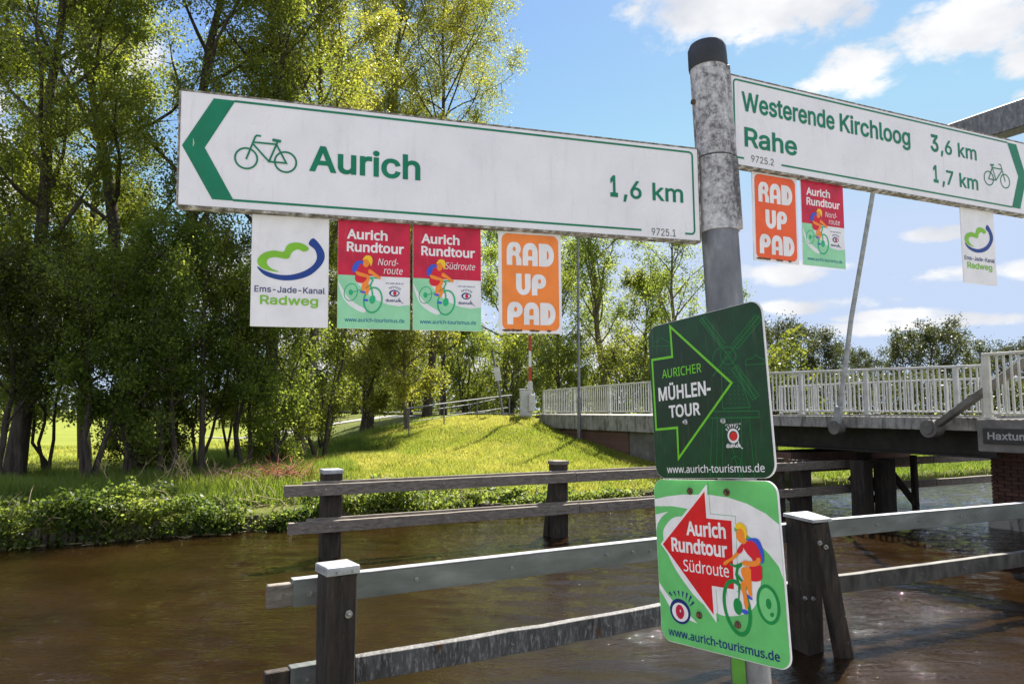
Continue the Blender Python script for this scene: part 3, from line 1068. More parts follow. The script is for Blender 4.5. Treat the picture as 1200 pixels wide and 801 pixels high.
R = board(FR, 'long white arrow sign pointing right to Westerende Kirchloog and Rahe')
mb = MB()
fillpoly(mb, [[(.9354, -.0082), (.9735, -.0082), (1.0085, -.0965), (.9745, -.1862), (.9400, -.1862), (.9745, -.0972)]], .0006)
flat_obj(mb, 'arrow_chevron', G_, R)
mb = MB()
arc = [(.0066 + r_ - r_ * math.sin(a), -.0085 - r_ + r_ * math.cos(a)) for a in np.linspace(0, math.pi / 2, 6)]
arc2 = [(.0066 + r_ - r_ * math.cos(a), -.1835 + r_ - r_ * math.sin(a)) for a in np.linspace(0, math.pi / 2, 6)]
stroke(mb, [(.936, -.0085)] + arc + arc2 + [(.0303, -.1835)], .0040, .0006)
stroke(mb, [(.1364, -.1838), (.9405, -.1852)], .0040, .0006)
flat_obj(mb, 'border_line', G_, R)
bike_symbol(R, G_, dx=.7438, dy=-.008, flip=True, w=.0027, sc=1.02)
for wd, xa, xb, yb in (('Westerende', .0279, .3030, -.0765), ('Kirchloog', .3200, .5572, -.0765), ('Rahe', .0330, .1837, -.1563)):
    mb = MB(); text(mb, wd, xa, xb, yb, .0440, .0008, bold=.018)
    flat_obj(mb, 'destination_lettering', G_, R)
for nm, yb in (('3', -.0775), ('1', -.1570)):
    mb = MB()
    text(mb, nm, .6314 if nm == '3' else .6360, .6600 if nm == '3' else .6540, yb, .0450, .0008, bold=.02)
    text(mb, ',6' if nm == '3' else ',7', .668, .7105, yb, .0375, .0008, bold=.014)
    flat_obj(mb, 'distance_number', G_, R)
    mb = MB(); text(mb, 'km', .7340, .806, yb, .0375, .0008, bold=.014)
    flat_obj(mb, 'unit_lettering', G_, R)
mb = MB(); text(mb, '9725.2', .0505, .1139, -.1885, .0150, .0008); flat_obj(mb, 'number_lettering', M['green_b'], R)


# ------------------------------------------------------------------ the hanging plates
def plate_root(F, x0, label, zoff=-.012, name='route_plate'):
    o = empty(name, F @ Matrix.Translation((x0, -.2035, zoff)), label=label, cat='route plate')
    return o


def plate_body(root, w=.131, h=.1975, mat='plate_white'):
    mb = MB(); mb.box(0, w, -h, 0, -.003, 0)
    mb.build('panel', M[mat], root, bevel=.0006)


def eye_logo(mb, cx, cy, s, z, navy=0, white=1, red=2):
    """outlined eye with lashes and a round red iris"""
    fillpoly(mb, [cat([(cx - s, cy), (cx - .45 * s, cy + .52 * s), (cx + .3 * s, cy + .55 * s), (cx + 1.0 * s, cy + .05 * s), (cx + .4 * s, cy - .62 * s), (cx - .5 * s, cy - .6 * s)], 5)], z, navy)
    fillpoly(mb, [cat([(cx - .66 * s, cy - .02 * s), (cx - .25 * s, cy + .33 * s), (cx + .3 * s, cy + .33 * s), (cx + .78 * s, cy), (cx + .3 * s, cy - .44 * s), (cx - .4 * s, cy - .42 * s)], 5)], z + .0001, white)
    fillpoly(mb, [ell(cx + .08 * s, cy - .05 * s, .34 * s, .40 * s)], z + .0002, red)
    for k in range(7):
        a = rad(138 - k * 18)
        stroke(mb, [(cx + s * .95 * math.cos(a), cy + s * (.35 + .5 * math.sin(a))), (cx + s * 1.35 * math.cos(a), cy + s * (.38 + .95 * math.sin(a)))], [.05 * s, .16 * s], z, navy)


def scribble(mb, x0, x1, y, h, z, mi=0, w=.0009):
    """the handwritten word under the eye"""
    P = [(0, .1), (.04, .5), (.12, .55), (.06, .05), (.14, .1), (.17, .5), (.20, .1), (.26, .1), (.29, .5), (.31, .08), (.38, .5), (.40, .05), (.46, .4),
         (.50, .5), (.53, .05), (.58, .2), (.66, .45), (.62, .08), (.72, .15), (.76, 1.0), (.78, .05), (.83, .45), (.87, .05), (1, -.25)]
    stroke(mb, cat([(x0 + (x1 - x0) * a, y + h * b) for a, b in P], 3, closed=False), w, z, mi)


def ems_plate(F, x0, label, zoff=-.012):
    root = plate_root(F, x0, label, zoff); plate_body(root)
    q = lambda p: [((x - 74) / 453 * .131, -(y - 40) / 682 * .1975) for x, y in p]
    mb = MB()
    fillpoly(mb, [q(cat([(407, 236), (372, 207), (320, 202), (278, 222), (258, 262), (204, 258), (145, 276), (110, 315), (116, 352), (155, 378), (235, 388), (188, 368), (162, 338), (172, 310), (212, 298), (262, 305), (290, 300), (306, 266), (340, 243), (378, 256)], 4))], .0006)
    flat_obj(mb, 'heart_line_emblem', M['lime'], root)
    mb = MB()
    fillpoly(mb, [q(cat([(432, 168), (474, 208), (499, 255), (499, 300), (470, 350), (412, 402), (330, 432), (250, 438), (170, 420), (128, 392), (108, 360), (155, 385), (225, 404), (300, 403), (378, 377), (433, 336), (455, 290), (443, 240), (405, 205)], 4))], .0005)
    flat_obj(mb, 'wave_emblem', M['navy'], root)
    mb = MB(); a, b = q([(95, 514), (506, 514)]); text(mb, 'Ems-Jade-Kanal', a[0], b[0], a[1], .0108, .0006, bold=.008)
    flat_obj(mb, 'route_lettering', M['navy2'], root)
    mb = MB(); a, b = q([(128, 588), (466, 588)]); text(mb, 'Radweg', a[0], b[0], a[1], .0160, .0006, bold=.016)
    flat_obj(mb, 'cycleway_lettering', M['lime'], root)
    return root


def tour_plate(F, x0, label, north, zoff=-.012):
    root = plate_root(F, x0, label, zoff); plate_body(root)
    q = lambda p: [((x - 583) / 433 * .131, -(y - 70) / 648 * .1975) for x, y in p]
    mb = MB(); fillpoly(mb, [q([(583, 71), (1016, 71), (1016, 400), (583, 400)])], .0004); flat_obj(mb, 'red_field', M['red'], root)
    mb = MB()
    fillpoly(mb, [q([(583, 400.5), (678, 400.5), (700, 450), (745, 500), (800, 540), (880, 570), (950, 578), (1016, 568), (1016, 717), (583, 717)])], .0004, 0)
    fillpoly(mb, [q(cat([(585, 440), (600, 500), (630, 560), (690, 605), (740, 622), (745, 600), (690, 570), (640, 530), (610, 480)], 4))], .0005, 1)
    flat_obj(mb, 'landscape_field', [M['mint'], M['plate_white']], root)
    mb = MB()
    text(mb, 'Aurich', *[p[0] for p in q([(634, 0), (877, 0)])], q([(0, 182)])[0][1], .0180, .0006, bold=.02, font=1)
    text(mb, 'Rundtour', *[p[0] for p in q([(634, 0), (978, 0)])], q([(0, 258)])[0][1], .0180, .0006, bold=.02, font=1)
    flat_obj(mb, 'title_lettering', M['white_p'], root)
    mb = MB()
    if north:
        text(mb, 'Nord-', *[p[0] for p in q([(820, 0), (944, 0)])], q([(0, 332)])[0][1], .0125, .0006, shear=.2, font=1)
        text(mb, 'route', *[p[0] for p in q([(855, 0), (970, 0)])], q([(0, 383)])[0][1], .0125, .0006, shear=.2, font=1)
    else:
        text(mb, 'Südroute', *[p[0] for p in q([(785, 0), (978, 0)])], q([(0, 335)])[0][1], .0125, .0006, shear=.2, font=1)
    flat_obj(mb, 'route_lettering', M['white_p'], root)
    mb = MB()
    text(mb, 'www.aurich-tourismus.de', *[p[0] for p in q([(625, 0), (982, 0)])], q([(0, 678)])[0][1], .0072, .0006, bold=.012, font=1)
    flat_obj(mb, 'web_lettering', M['teal_txt'], root)
    mb = MB()
    e = q([(920, 498)])[0]
    text(mb, 'ich seh dich in', *[p[0] for p in q([(868, 0), (974, 0)])], q([(0, 444)])[0][1], .0027, .0006, bold=.01, mi=0)
    eye_logo(mb, e[0], e[1], .0098, .0006)
    a, b = q([(868, 552), (974, 552)]); scribble(mb, a[0], b[0], a[1], .0075, .0006)
    flat_obj(mb, 'eye_logo', [M['navy2'], M['white_p'], M['red']], root)
    # cyclist, painted flat: skin 0 shirt 1 yellow 2 blue 3 green 4
    mb = MB()
    C2 = lambda p, z, mi, sm=4: fillpoly(mb, [q(cat(p, sm))], z, mi)
    stroke(mb, q(ell(660, 503, 38, 52, .25)), .0016, .0006, 4, True)
    fillpoly(mb, [q(ell(660, 503, 13, 17))], .0006, 4)
    stroke(mb, q(ell(791, 545, 53, 76, .2)), [.0030] * 28, .0007, 4, True)
    fillpoly(mb, [q(ell(788, 542, 18, 26, .2))], .0007, 4)
    stroke(mb, q([(826, 410), (775, 412), (790, 425), (776, 455), (788, 500), (788, 540)]), .0026, .0008, 4)
    stroke(mb, q([(776, 455), (740, 480), (665, 503)]), .0014, .0008, 4)
    C2([(690, 318), (720, 310), (737, 325), (728, 350), (700, 372), (674, 384), (668, 350)], .0009, 3)
    C2([(735, 412), (768, 408), (768, 432), (745, 470), (737, 512), (722, 496), (726, 450)], .0009, 0)
    C2([(755, 440), (772, 468), (760, 510), (749, 512), (747, 480)], .0008, 0)
    C2([(688, 398), (740, 400), (752, 418), (728, 444), (690, 436)], .0010, 1)
    C2([(712, 330), (740, 340), (768, 350), (780, 375), (768, 388), (738, 400), (700, 398), (692, 375), (705, 350)], .0011, 1)
    C2([(770, 360), (800, 378), (838, 408), (826, 416), (790, 396), (762, 382)], .0012, 0)
    C2([(688, 376), (738, 388), (768, 398), (762, 410), (700, 400)], .0013, 0)
    fillpoly(mb, [q(ell(750, 322, 19, 28, .2))], .0012, 0)
    C2([(728, 308), (745, 280), (775, 280), (787, 305), (778, 340), (768, 318), (752, 298)], .0013, 2)
    C2([(716, 492), (745, 496), (740, 506), (718, 502)], .0010, 3)
    C2([(735, 540), (762, 543), (758, 554), (736, 550)], .0010, 3)
    flat_obj(mb, 'cyclist_print', [M['skin'], M['shirt'], M['yellow'], M['pblue'], M['bikegreen']], root)
    return root


def arcp(cx, cy, rx, ry, a0, a1, n=8):
    return [(cx + rx * math.cos(rad(a0 + (a1 - a0) * k / n)), cy + ry * math.sin(rad(a0 + (a1 - a0) * k / n))) for k in range(n + 1)]


def heavy_glyph(ch):
    """fat rounded capitals, 0..w x 0..1"""
    if ch == 'R':
        return [[(0, 0)] + arcp(.34, .58, .34, .42, 180, 90) + arcp(.52, .72, .28, .28, 90, -50) + arcp(.52, .18, .31, .30, 52, 0) + [(.83, 0), (.53, 0), (.53, .22)] + arcp(.42, .24, .11, .18, 0, 90, 4) + [(.31, .40), (.31, 0)],
                ell(.43, .70, .085, .10, n=14)], .83
    if ch == 'A':
        return [[(0, 0)] + arcp(.40, .56, .40, .44, 180, 90) + arcp(.50, .60, .36, .40, 90, 0) + [(.86, 0), (.55, 0), (.55, .24), (.31, .24), (.31, 0)],
                [(.31, .42), (.55, .42), (.55, .68)] + arcp(.45, .60, .14, .12, 90, 180, 4)], .86
    if ch == 'D':
        return [[(0, 0), (0, 1)] + arcp(.42, .5, .46, .5, 90, -90, 14),
                [(.46, .30), (.46, .70)] + arcp(.46, .5, .12, .20, 90, -90, 8)[1:-1]], .88
    if ch == 'U':
        return [[(0, 1), (.33, 1), (.33, .40)] + arcp(.43, .36, .10, .12, 180, 360, 6) + [(.53, .40), (.53, 1), (.86, 1), (.86, .42)] + arcp(.43, .42, .43, .42, 0, -180, 14)], .86
    if ch == 'P':
        return [[(0, 0)] + arcp(.34, .58, .34, .42, 180, 90) + arcp(.48, .66, .38, .34, 90, -90, 12) + [(.33, .32), (.33, 0)],
                ell(.47, .67, .09, .11, n=14)], .86


def rad_plate(F, x0, label, mat, zoff=-.012):
    root = plate_root(F, x0, label, zoff, name='cycle_plate'); plate_body(root, .1305, .199)
    mb = MB(); fillpoly(mb, [rrect(.0065, .1245, -.1935, -.0045, .013)], .0004); flat_obj(mb, 'orange_field', M[mat], root)
    mb = MB()
    for word, xa, xb, yb, h in (('RAD', .0165, .1150, -.0665, .0455), ('UP', .0350, .0975, -.1245, .0420), ('PAD', .0165, .1165, -.1825, .0440)):
        gl = [heavy_glyph(c) for c in word]
        tot = sum(w for _, w in gl) + .07 * (len(gl) - 1)
        s_ = (xb - xa) / tot; x = xa
        for lps, w in gl:
            fillpoly(mb, [[(x + a * s_, yb + b * h) for a, b in lp] for lp in lps], .0006)
            x += (w + .07) * s_
    flat_obj(mb, 'slogan_lettering', M['white_p'], root)
    mb = MB()
    r = random.Random(3)
    for k in range(9):
        cx = r.uniform(.012, .12); w = r.uniform(.002, .009)
        fillpoly(mb, [cat([(cx - w, -.1938), (cx, -.1938 + r.uniform(.001, .003)), (cx + w, -.1936), (cx, -.1965)], 3)], .0007 + k * .00002)
    flat_obj(mb, 'rust_fringe', M['rust'], root)
    return root


ems_plate(FL, .1187, 'white plate with green and blue heart line logo, left of the red plates')
tour_plate(FL, .2657, 'red and mint plate reading Nordroute under the left arrow sign', True)
tour_plate(FL, .4022, 'red and mint plate reading Südroute under the left arrow sign', False)
rad_plate(FL, .5688, 'orange RAD UP PAD plate under the left arrow sign', 'orange')
rad_plate(FR, .0620, 'deep orange RAD UP PAD plate under the right arrow sign, beside the post', 'orange2')
tour_plate(FR, .2040, 'red and mint plate reading Nordroute under the right arrow sign', True)
ems_plate(FR, .7490, 'small white plate with heart line logo under the right arrow sign, against the sky')

# ------------------------------------------------------------------ the two plates on the post
FG = frame((.3098, 1.6664, 2.4841), (.5223, -.849, .08), (-.0275, .077, .9967))
FLG = frame((.3154, 1.6578, 2.1441), (.5717, -.8178, .0661), (-.0267, .062, .9977))


def homog(c):
    a, b, d, e, f, g, h, i = c
    return lambda x, y: ((a * x + b * y + d) / (h * x + i * y + 1), (e * x + f * y + g) / (h * x + i * y + 1))


gq = homog((0.000864834, -5.14212e-05, -0.0184331, -0.000152096, -0.000596226, 0.0909961, 0.000447639, 3.36793e-05))
lq = homog((0.00083878, -4.62188e-05, -0.040462, 9.03272e-06, -0.000600341, 0.0196858, 0.000413426, 3.29774e-05))


def bolts(root, spots, mat, r=.0075):
    for x, y in spots:
        mb = MB(); mb.tube([(x, y, .0005), (x, y, .002), (x, y, .004)], [r, r, r * .8], 16)
        mb.tube([(x, y, .004), (x, y, .0075)], r * .55, 6)
        mb.build('bolt', M[mat], root)


root = empty('mill_route_plate', FG, label='dark green rounded plate with lime right arrow reading MÜHLENTOUR', cat='route plate')
mb = MB()
o2 = rrect(0, .322, -.338, 0, .028, 8)
fillpoly(mb, [o2], 0.0); nn_ = len(o2)
mb.v += [(x, y, -.003) for x, y in o2]
mb.f += [tuple(range(2 * nn_ - 1, nn_ - 1, -1))] + [(i, i + nn_, (i + 1) % nn_ + nn_, (i + 1) % nn_) for i in range(nn_)]
mb.m += [0] * (nn_ + 1)
mb.build('panel', M['white_p'], root)
mb = MB(); fillpoly(mb, [rrect(.0005, .3195, -.3372, -.0008, .0275, 8)], .0004); flat_obj(mb, 'green_field', M['forest'], root)
ar = [(.0728, -.010), (.2335, -.1521), (.0728, -.296), (.0745, -.2310), (.0092, -.2316), (.0092, -.0755), (.0735, -.0772)]
mb = MB(); fillpoly(mb, [ar], .0006, 0); stroke(mb, ar, .0052, .0008, 1, True)
flat_obj(mb, 'arrow', [M['forest_arrow'], M['arrow_green']], root)
mb = MB(); text(mb, 'AURICHER', .0385, .1560, -.1210, .0190, .0009, bold=.004, font=1); flat_obj(mb, 'title_lettering', M['arrow_green'], root)
mb = MB(); text(mb, 'MÜHLEN-', .0235, .1775, -.1700, .0300, .0009, bold=.018, font=1)
text(mb, 'TOUR', .0530, .1447, -.2088, .0265, .0009, bold=.018, font=1); flat_obj(mb, 'tour_lettering', M['white_p'], root)
mb = MB(); text(mb, 'www.aurich-tourismus.de', .0358, .2968, -.3263, .0150, .0009, bold=.004, font=1); flat_obj(mb, 'web_lettering', M['white_p'], root)
mb = MB()
Zi = [.00050]


def ln(p, w=.0016, cl=False):
    Zi[0] += .000003
    stroke(mb, [gq(*a) for a in p], w, Zi[0], 0, cl)


def sail(x0, y0, x1, y1, w):
    dx, dy = x1 - x0, y1 - y0; Ln = math.hypot(dx, dy); nx, ny = -dy / Ln * w, dx / Ln * w
    ln([(x0 + nx, y0 + ny), (x1 + nx, y1 + ny), (x1 - nx, y1 - ny), (x0 - nx, y0 - ny)], .0015, True)
    ln([(x0, y0), (x1, y1)], .0010)
    k = int(Ln / 11)
    for i in range(1, k):
        t = i / k
        ln([(x0 + dx * t + nx, y0 + dy * t + ny), (x0 + dx * t - nx, y0 + dy * t - ny)], .0010)


ln([(345, 252), (240, 105)], .0018); sail(325, 212, 245, 108, 12)
ln([(345, 252), (470, 95)], .0018); sail(372, 218, 465, 104, 15)
ln([(345, 252), (455, 425)], .0018); sail(370, 300, 455, 418, 15)
ln([(345, 252), (285, 335)], .0018)
ln(ell(345, 252, 12, 14, n=16), .0014, True); ln(ell(345, 252, 30, 36, n=24), .0014, True)
ln([(288, 292), (284, 262), (298, 232), (330, 220), (360, 226), (378, 250), (376, 272)], .0014)
ln([(318, 285), (325, 460), (432, 455), (376, 290)], .0016)
for k in range(9):
    for j in range(6):
        x = 328 + j * 17 + k * 1; y = 300 + k * 17
        if x < 372 + k * 6.5:
            ln([(x, y), (x + 7, y + 7)], .0010)
ln([(275, 472), (467, 470), (467, 495), (275, 497)], .0018, True)
for x0, x1 in ((285, 275), (325, 325), (332, 395), (398, 402), (430, 450), (305, 300)):
    ln([(x0, 497), (x1, 735)], .0014)
ln([(330, 455), (330, 472)], .0012); ln([(425, 452), (428, 470)], .0012)
ln([(358, 690), (358, 660), (375, 645), (394, 658), (396, 690)], .0014)
ln([(412, 290), (418, 268), (440, 265), (452, 250), (470, 262), (488, 268), (490, 285), (412, 290)], .0014)
ln([(50, 218), (58, 200), (72, 198), (84, 184), (100, 194), (118, 202), (118, 216), (50, 218)], .0012)
flat_obj(mb, 'windmill_drawing', M['forest_line'], root)
mb = MB()
cx, cy = gq(366, 567)
fillpoly(mb, [ell(cx, cy, .0145, .0145)], .0009, 0); fillpoly(mb, [ell(cx + .0003, cy, .0105, .0098)], .0010, 2); fillpoly(mb, [ell(cx + .001, cy - .001, .0085, .0088)], .0011, 1)
for k in range(7):
    a = rad(140 - k * 17)
    stroke(mb, [(cx + .0165 * math.cos(a), cy + .0165 * math.sin(a)), (cx + .0225 * math.cos(a), cy + .0225 * math.sin(a))], [.0012, .003], .0009, 0)
a, b = gq(340, 612), gq(403, 606)
scribble(mb, a[0], b[0], a[1] - .001, .012, .0009, 0, .0017)
a, b = gq(334, 526), gq(396, 526); text(mb, 'ich seh dich in', a[0], b[0], a[1] - .001, .0035, .0009, bold=.004)
flat_obj(mb, 'eye_logo', [M['white_p'], M['arrow_red'], M['forest']], root)
bolts(root, [gq(180, 513), gq(328, 508)], 'steelbolt', .006)
mb = MB(); mb.box(.150, .205, -.12, -.09, -.028, -.0032); mb.box(.140, .195, -.29, -.26, -.03, -.0032)
mb.build('bracket', M['galv'], root)

root = empty('tour_route_plate', FLG, label='light green rounded plate with red left arrow reading Südroute and a cyclist', cat='route plate')
mb = MB()
o2 = rrect(0, .3195, -.340, 0, .026, 8)
fillpoly(mb, [o2], 0.0)
mb.v += [(x, y, -.003) for x, y in o2]
mb.f += [tuple(range(2 * nn_ - 1, nn_ - 1, -1))] + [(i, i + nn_, (i + 1) % nn_ + nn_, (i + 1) % nn_) for i in range(nn_)]
mb.m += [0] * (nn_ + 1)
mb.build('panel', M['white_p'], root)
inner = rrect(.0008, .3170, -.339, -.0008, .0255, 8)
mb = MB(); fillpoly(mb, [inner], .0004); flat_obj(mb, 'green_field', M['leafgreen'], root)
Q = lambda p: [lq(*a) for a in p]


def clipx(pts):
    return [(min(max(x, .0010), .3168), y) for x, y in pts]


mb = MB()
fillpoly(mb, [clipx(Q([(50, 108), (100, 98), (160, 91), (260, 92), (330, 102), (400, 125), (470, 162), (530, 205), (545, 410), (520, 360), (480, 310), (430, 262), (370, 220), (300, 190), (240, 165), (190, 146), (120, 134), (50, 134)]))], .0005)
fillpoly(mb, [clipx(Q([(50, 165), (106, 154), (80, 176), (66, 200), (50, 225)]))], .0005)
fillpoly(mb, [Q(cat([(88, 250), (92, 215), (125, 178), (180, 175), (260, 200), (360, 230), (430, 300), (452, 380), (445, 470), (415, 525), (350, 545), (290, 535), (215, 480), (140, 380), (100, 300)], 5))], .00055)
fillpoly(mb, [clipx(Q([(60, 400), (72, 418), (95, 452), (125, 490), (190, 545), (215, 572), (160, 550), (110, 505), (60, 440)]))], .0005)
flat_obj(mb, 'white_swoosh', M['white_p'], root)
ar2 = [(.0118, -.139), (.151, -.0084), (.1512, -.0709), (.2140, -.0725), (.2080, -.2167), (.1530, -.2168), (.1536, -.2811)]
arl = [(.0180, -.139), (.1440, -.0230), (.1445, -.0775), (.2075, -.0790), (.2020, -.2105), (.1470, -.2105), (.1472, -.2670)]
mb = MB()
stroke(mb, [(x + .004, y + .003) for x, y in ar2], .0009, .0006, 2, True)
fillpoly(mb, [ar2], .0007, 1)
fillpoly(mb, [arl], .0008, 0)
flat_obj(mb, 'arrow', [M['arrow_red'], M['white_p'], M['bikegreen2']], root)
mb = MB(); text(mb, 'Aurich', .0879, .1915, -.1150, .0290, .0010, bold=.022, font=1)
text(mb, 'Rundtour', .0437, .1925, -.1515, .0290, .0010, bold=.022, font=1)
flat_obj(mb, 'title_lettering', M['white_p'], root)
mb = MB(); text(mb, 'Südroute', .0746, .1928, -.1892, .0235, .0010, bold=.004, font=1); flat_obj(mb, 'route_lettering', M['white_p'], root)
mb = MB(); text(mb, 'www.aurich-tourismus.de', .0204, .2957, -.3270, .0165, .0010, bold=.010, font=1); flat_obj(mb, 'web_lettering', M['navy2'], root)
mb = MB()
cx, cy = lq(151, 527)
fillpoly(mb, [ell(cx, cy, .0285, .0255)], .0009, 0); fillpoly(mb, [ell(cx, cy - .0015, .0225, .0190)], .0010, 1); fillpoly(mb, [ell(cx - .0005, cy - .001, .0118, .0145)], .0011, 2)
fillpoly(mb, [ell(cx + .001, cy + .001, .0016, .0030)], .0012, 1)
for (x0, y0, x1, y1) in ((122, 470, 110, 455), (136, 470, 127, 452), (148, 470, 144, 450), (160, 474, 161, 453), (172, 482, 177, 458), (182, 492, 192, 470), (187, 507, 202, 492)):
    stroke(mb, Q([(x0, y0), (x1, y1)]), [.0014, .0048], .0009, 0)
flat_obj(mb, 'eye_logo', [M['navy2'], M['white_p'], M['red']], root)
# cyclist, units of the magnified plate drawing (x 750+X/4.44, y 590+Y/4.45)
CQ = lambda p: [lq((840 + x / 4.444 - 750) * 3.19, (590 + y / 4.45 - 550) * 3.19) for x, y in p]
mb = MB()


def blob(p, z, mi, sm=4):
    fillpoly(mb, [CQ(cat(p, sm))], z, mi)


def ringe(cx, cy, rx, ry, rot, w, z, mi):
    stroke(mb, CQ(ell(cx, cy, rx, ry, rot, 36)), w, z, mi, True)


fillpoly(mb, [CQ(ell(272, 525, 50, 95, -.2))], .0010, 6)
ringe(270, 522, 52, 98, -.22, .0062, .0011, 5)
fillpoly(mb, [CQ(ell(272, 518, 14, 28, -.15))], .0012, 5)
fillpoly(mb, [CQ(ell(290, 575, 10, 12))], .0012, 5)
ringe(108, 538, 62, 142, -.22, .0078, .0013, 5)
fillpoly(mb, [CQ(ell(112, 532, 22, 44, -.2))], .0014, 5)
stroke(mb, CQ([(70, 310), (98, 322), (135, 305), (128, 318), (110, 330), (104, 365), (120, 430), (116, 500)]), [.004, .0045, .0035, .004, .006, .006, .004, .003], .0015, 5)
stroke(mb, CQ([(106, 365), (150, 420), (165, 440)]), .006, .0016, 5)
blob([(160, 182), (190, 175), (218, 182), (236, 215), (247, 260), (247, 300), (232, 306), (215, 270), (200, 230), (175, 200)], .0017, 3)
blob([(165, 192), (185, 190), (212, 215), (235, 275), (232, 300), (195, 300), (185, 282), (160, 255), (140, 220), (150, 200)], .0019, 1)
blob([(140, 205), (128, 210), (106, 245), (122, 255), (138, 240)], .0019, 1)
blob([(108, 246), (120, 256), (96, 282), (66, 302), (48, 316), (36, 308), (48, 292), (76, 278)], .0018, 0)
blob([(230, 282), (228, 310), (205, 322), (165, 322), (140, 314), (134, 300), (150, 292), (175, 296), (205, 292), (212, 278)], .0021, 0)
blob([(175, 322), (232, 318), (238, 355), (234, 395), (182, 398), (176, 360)], .0019, 1)
blob([(130, 338), (150, 325), (178, 335), (182, 380), (184, 440), (186, 480), (176, 488), (162, 440), (148, 400), (133, 365)], .0020, 0)
blob([(134, 400), (152, 405), (158, 470), (168, 520), (160, 548), (148, 530), (138, 470), (128, 430)], .0018, 0)
blob([(160, 470), (172, 474), (188, 490), (186, 498), (168, 488)], .0021, 3)
blob([(138, 546), (160, 552), (168, 566), (152, 572), (136, 562)], .0020, 3)
blob([(112, 130), (140, 125), (150, 165), (158, 190), (148, 205), (120, 195), (104, 165)], .0020, 0)
blob([(104, 128), (102, 108), (118, 94), (142, 104), (158, 130), (158, 168), (150, 180), (146, 150), (130, 126)], .0021, 2)
flat_obj(mb, 'cyclist_print', [M['skin'], M['shirt'], M['yellow'], M['pblue'], M['bikegreen'], M['bikegreen2'], M['wheel_in']], root)
bolts(root, [(.1052, -.0236), (.2008, -.0239), (.1095, -.273), (.2056, -.2762)], 'rust', .0075)
mb = MB(); mb.box(.160, .220, -.04, -.01, -.012, -.0032); mb.box(.155, .215, -.29, -.26, -.016, -.0032)
mb.build('bracket', M['galv'], root)


# ================================================================== near fender (metal clad rails on tarred posts, standing in the canal)
def V3(x, y, z=0.):
    return Vector((x, y, z))


def at_plane_uv(x, y):
    return x * UU.x + y * UU.y, x * VV.x + y * VV.y


FN = V3(-1.18, 4.98)
nf = empty('near_fender', loc=FN, label='near timber fender standing in the canal, with metal clad upper rail', cat='fender')


def sq_post(name, parent, cx, cy, side, z0, z1, yaw, mat, cap=None, captop=.02, over=.012, tip=(0, 0)):
    """a square timber post with an optional metal cap"""
    o = parent.location
    c, s_ = math.cos(yaw), math.sin(yaw)

    def rect(h, z, dx=0, dy=0):
        return [(cx + dx - o.x + a * h * c - b * h * s_, cy + dy - o.y + a * h * s_ + b * h * c, z - o.z) for a, b in ((-1, -1), (1, -1), (1, 1), (-1, 1))]
    mb = MB(); vs = []
    K = 7
    r = random.Random(int(cx * 100))
    for k in range(K + 1):
        t = k / K
        vs += rect(side / 2 * (1 + r.uniform(-.02, .02)), z0 + (z1 - z0) * t, tip[0] * t, tip[1] * t)
    fs = [(0, 3, 2, 1), tuple(range(4 * K, 4 * K + 4))]
    for k in range(K):
        for j in range(4):
            fs.append((4 * k + j, 4 * k + (j + 1) % 4, 4 * k + 4 + (j + 1) % 4, 4 * k + 4 + j))
    mb.add(vs, fs)
    ob = mb.build(name, M[mat], parent, bevel=.012)
    if cap:
        mb = MB(); h = side / 2 + over
        vs = rect(h, z1 - .035, *tip) + rect(h, z1 + .006, *tip) + rect(h * .97, z1 + captop, *tip)
        fs = [(8, 9, 10, 11), (3, 2, 1, 0)]
        for k in range(2):
            for j in range(4):
                fs.append((4 * k + j, 4 * k + (j + 1) % 4, 4 * k + 4 + (j + 1) % 4, 4 * k + 4 + j))
        mb.add(vs, fs); mb.build('post_cap', M[cap], parent, bevel=.003)
    return ob


def screw(parent, p, nrm, r=.02, mat='steelbolt', name='bolt'):
    p = Vector(p) - parent.location; nrm = Vector(nrm).normalized()
    mb = MB(); mb.tube([p - nrm * .004, p + nrm * .006], r, 12); mb.tube([p + nrm * .006, p + nrm * .022], r * .52, 6); mb.tube([p + nrm * .022, p + nrm * .034], r * .28, 8)
    mb.build(name, M[mat], parent)


yaw1 = TH + rad(7)
sq_post('post', nf, -1.145, 4.93, .20, -1.0, 1.27, yaw1, 'tar', 'capmetal')
fn = Vector((math.sin(yaw1), -math.cos(yaw1), 0))
screw(nf, V3(-1.145, 4.93, .985) + fn * .103 + V3(.035, .02, 0), fn, .026)
for s_ in (-.045, .06):
    screw(nf, V3(-1.145, 4.93, 1.255) + fn * .113 + V3(math.cos(yaw1), math.sin(yaw1), 0) * s_, fn, .007, name='nail')

A0, A1, A2, A3 = V3(-1.97, 4.73), V3(-1.06, 5.25), V3(3.08, 7.60), V3(7.1, 9.45)
d01 = (A2 - A1).normalized(); d23 = (A3 - A2).normalized()
sd = Vector((d01.y, -d01.x, 0)); sd2 = Vector((d23.y, -d23.x, 0))


def rail(parent, p, q, ztop, h, th, mat, name, off=Vector(), top=None, bev=.006):
    o = parent.location
    mb = MB(); mb.obox(p - o + V3(0, 0, ztop - h / 2) + off, q - o + V3(0, 0, ztop - h / 2) + off, th, h)
    return mb.build(name, M[mat], parent, bevel=bev)


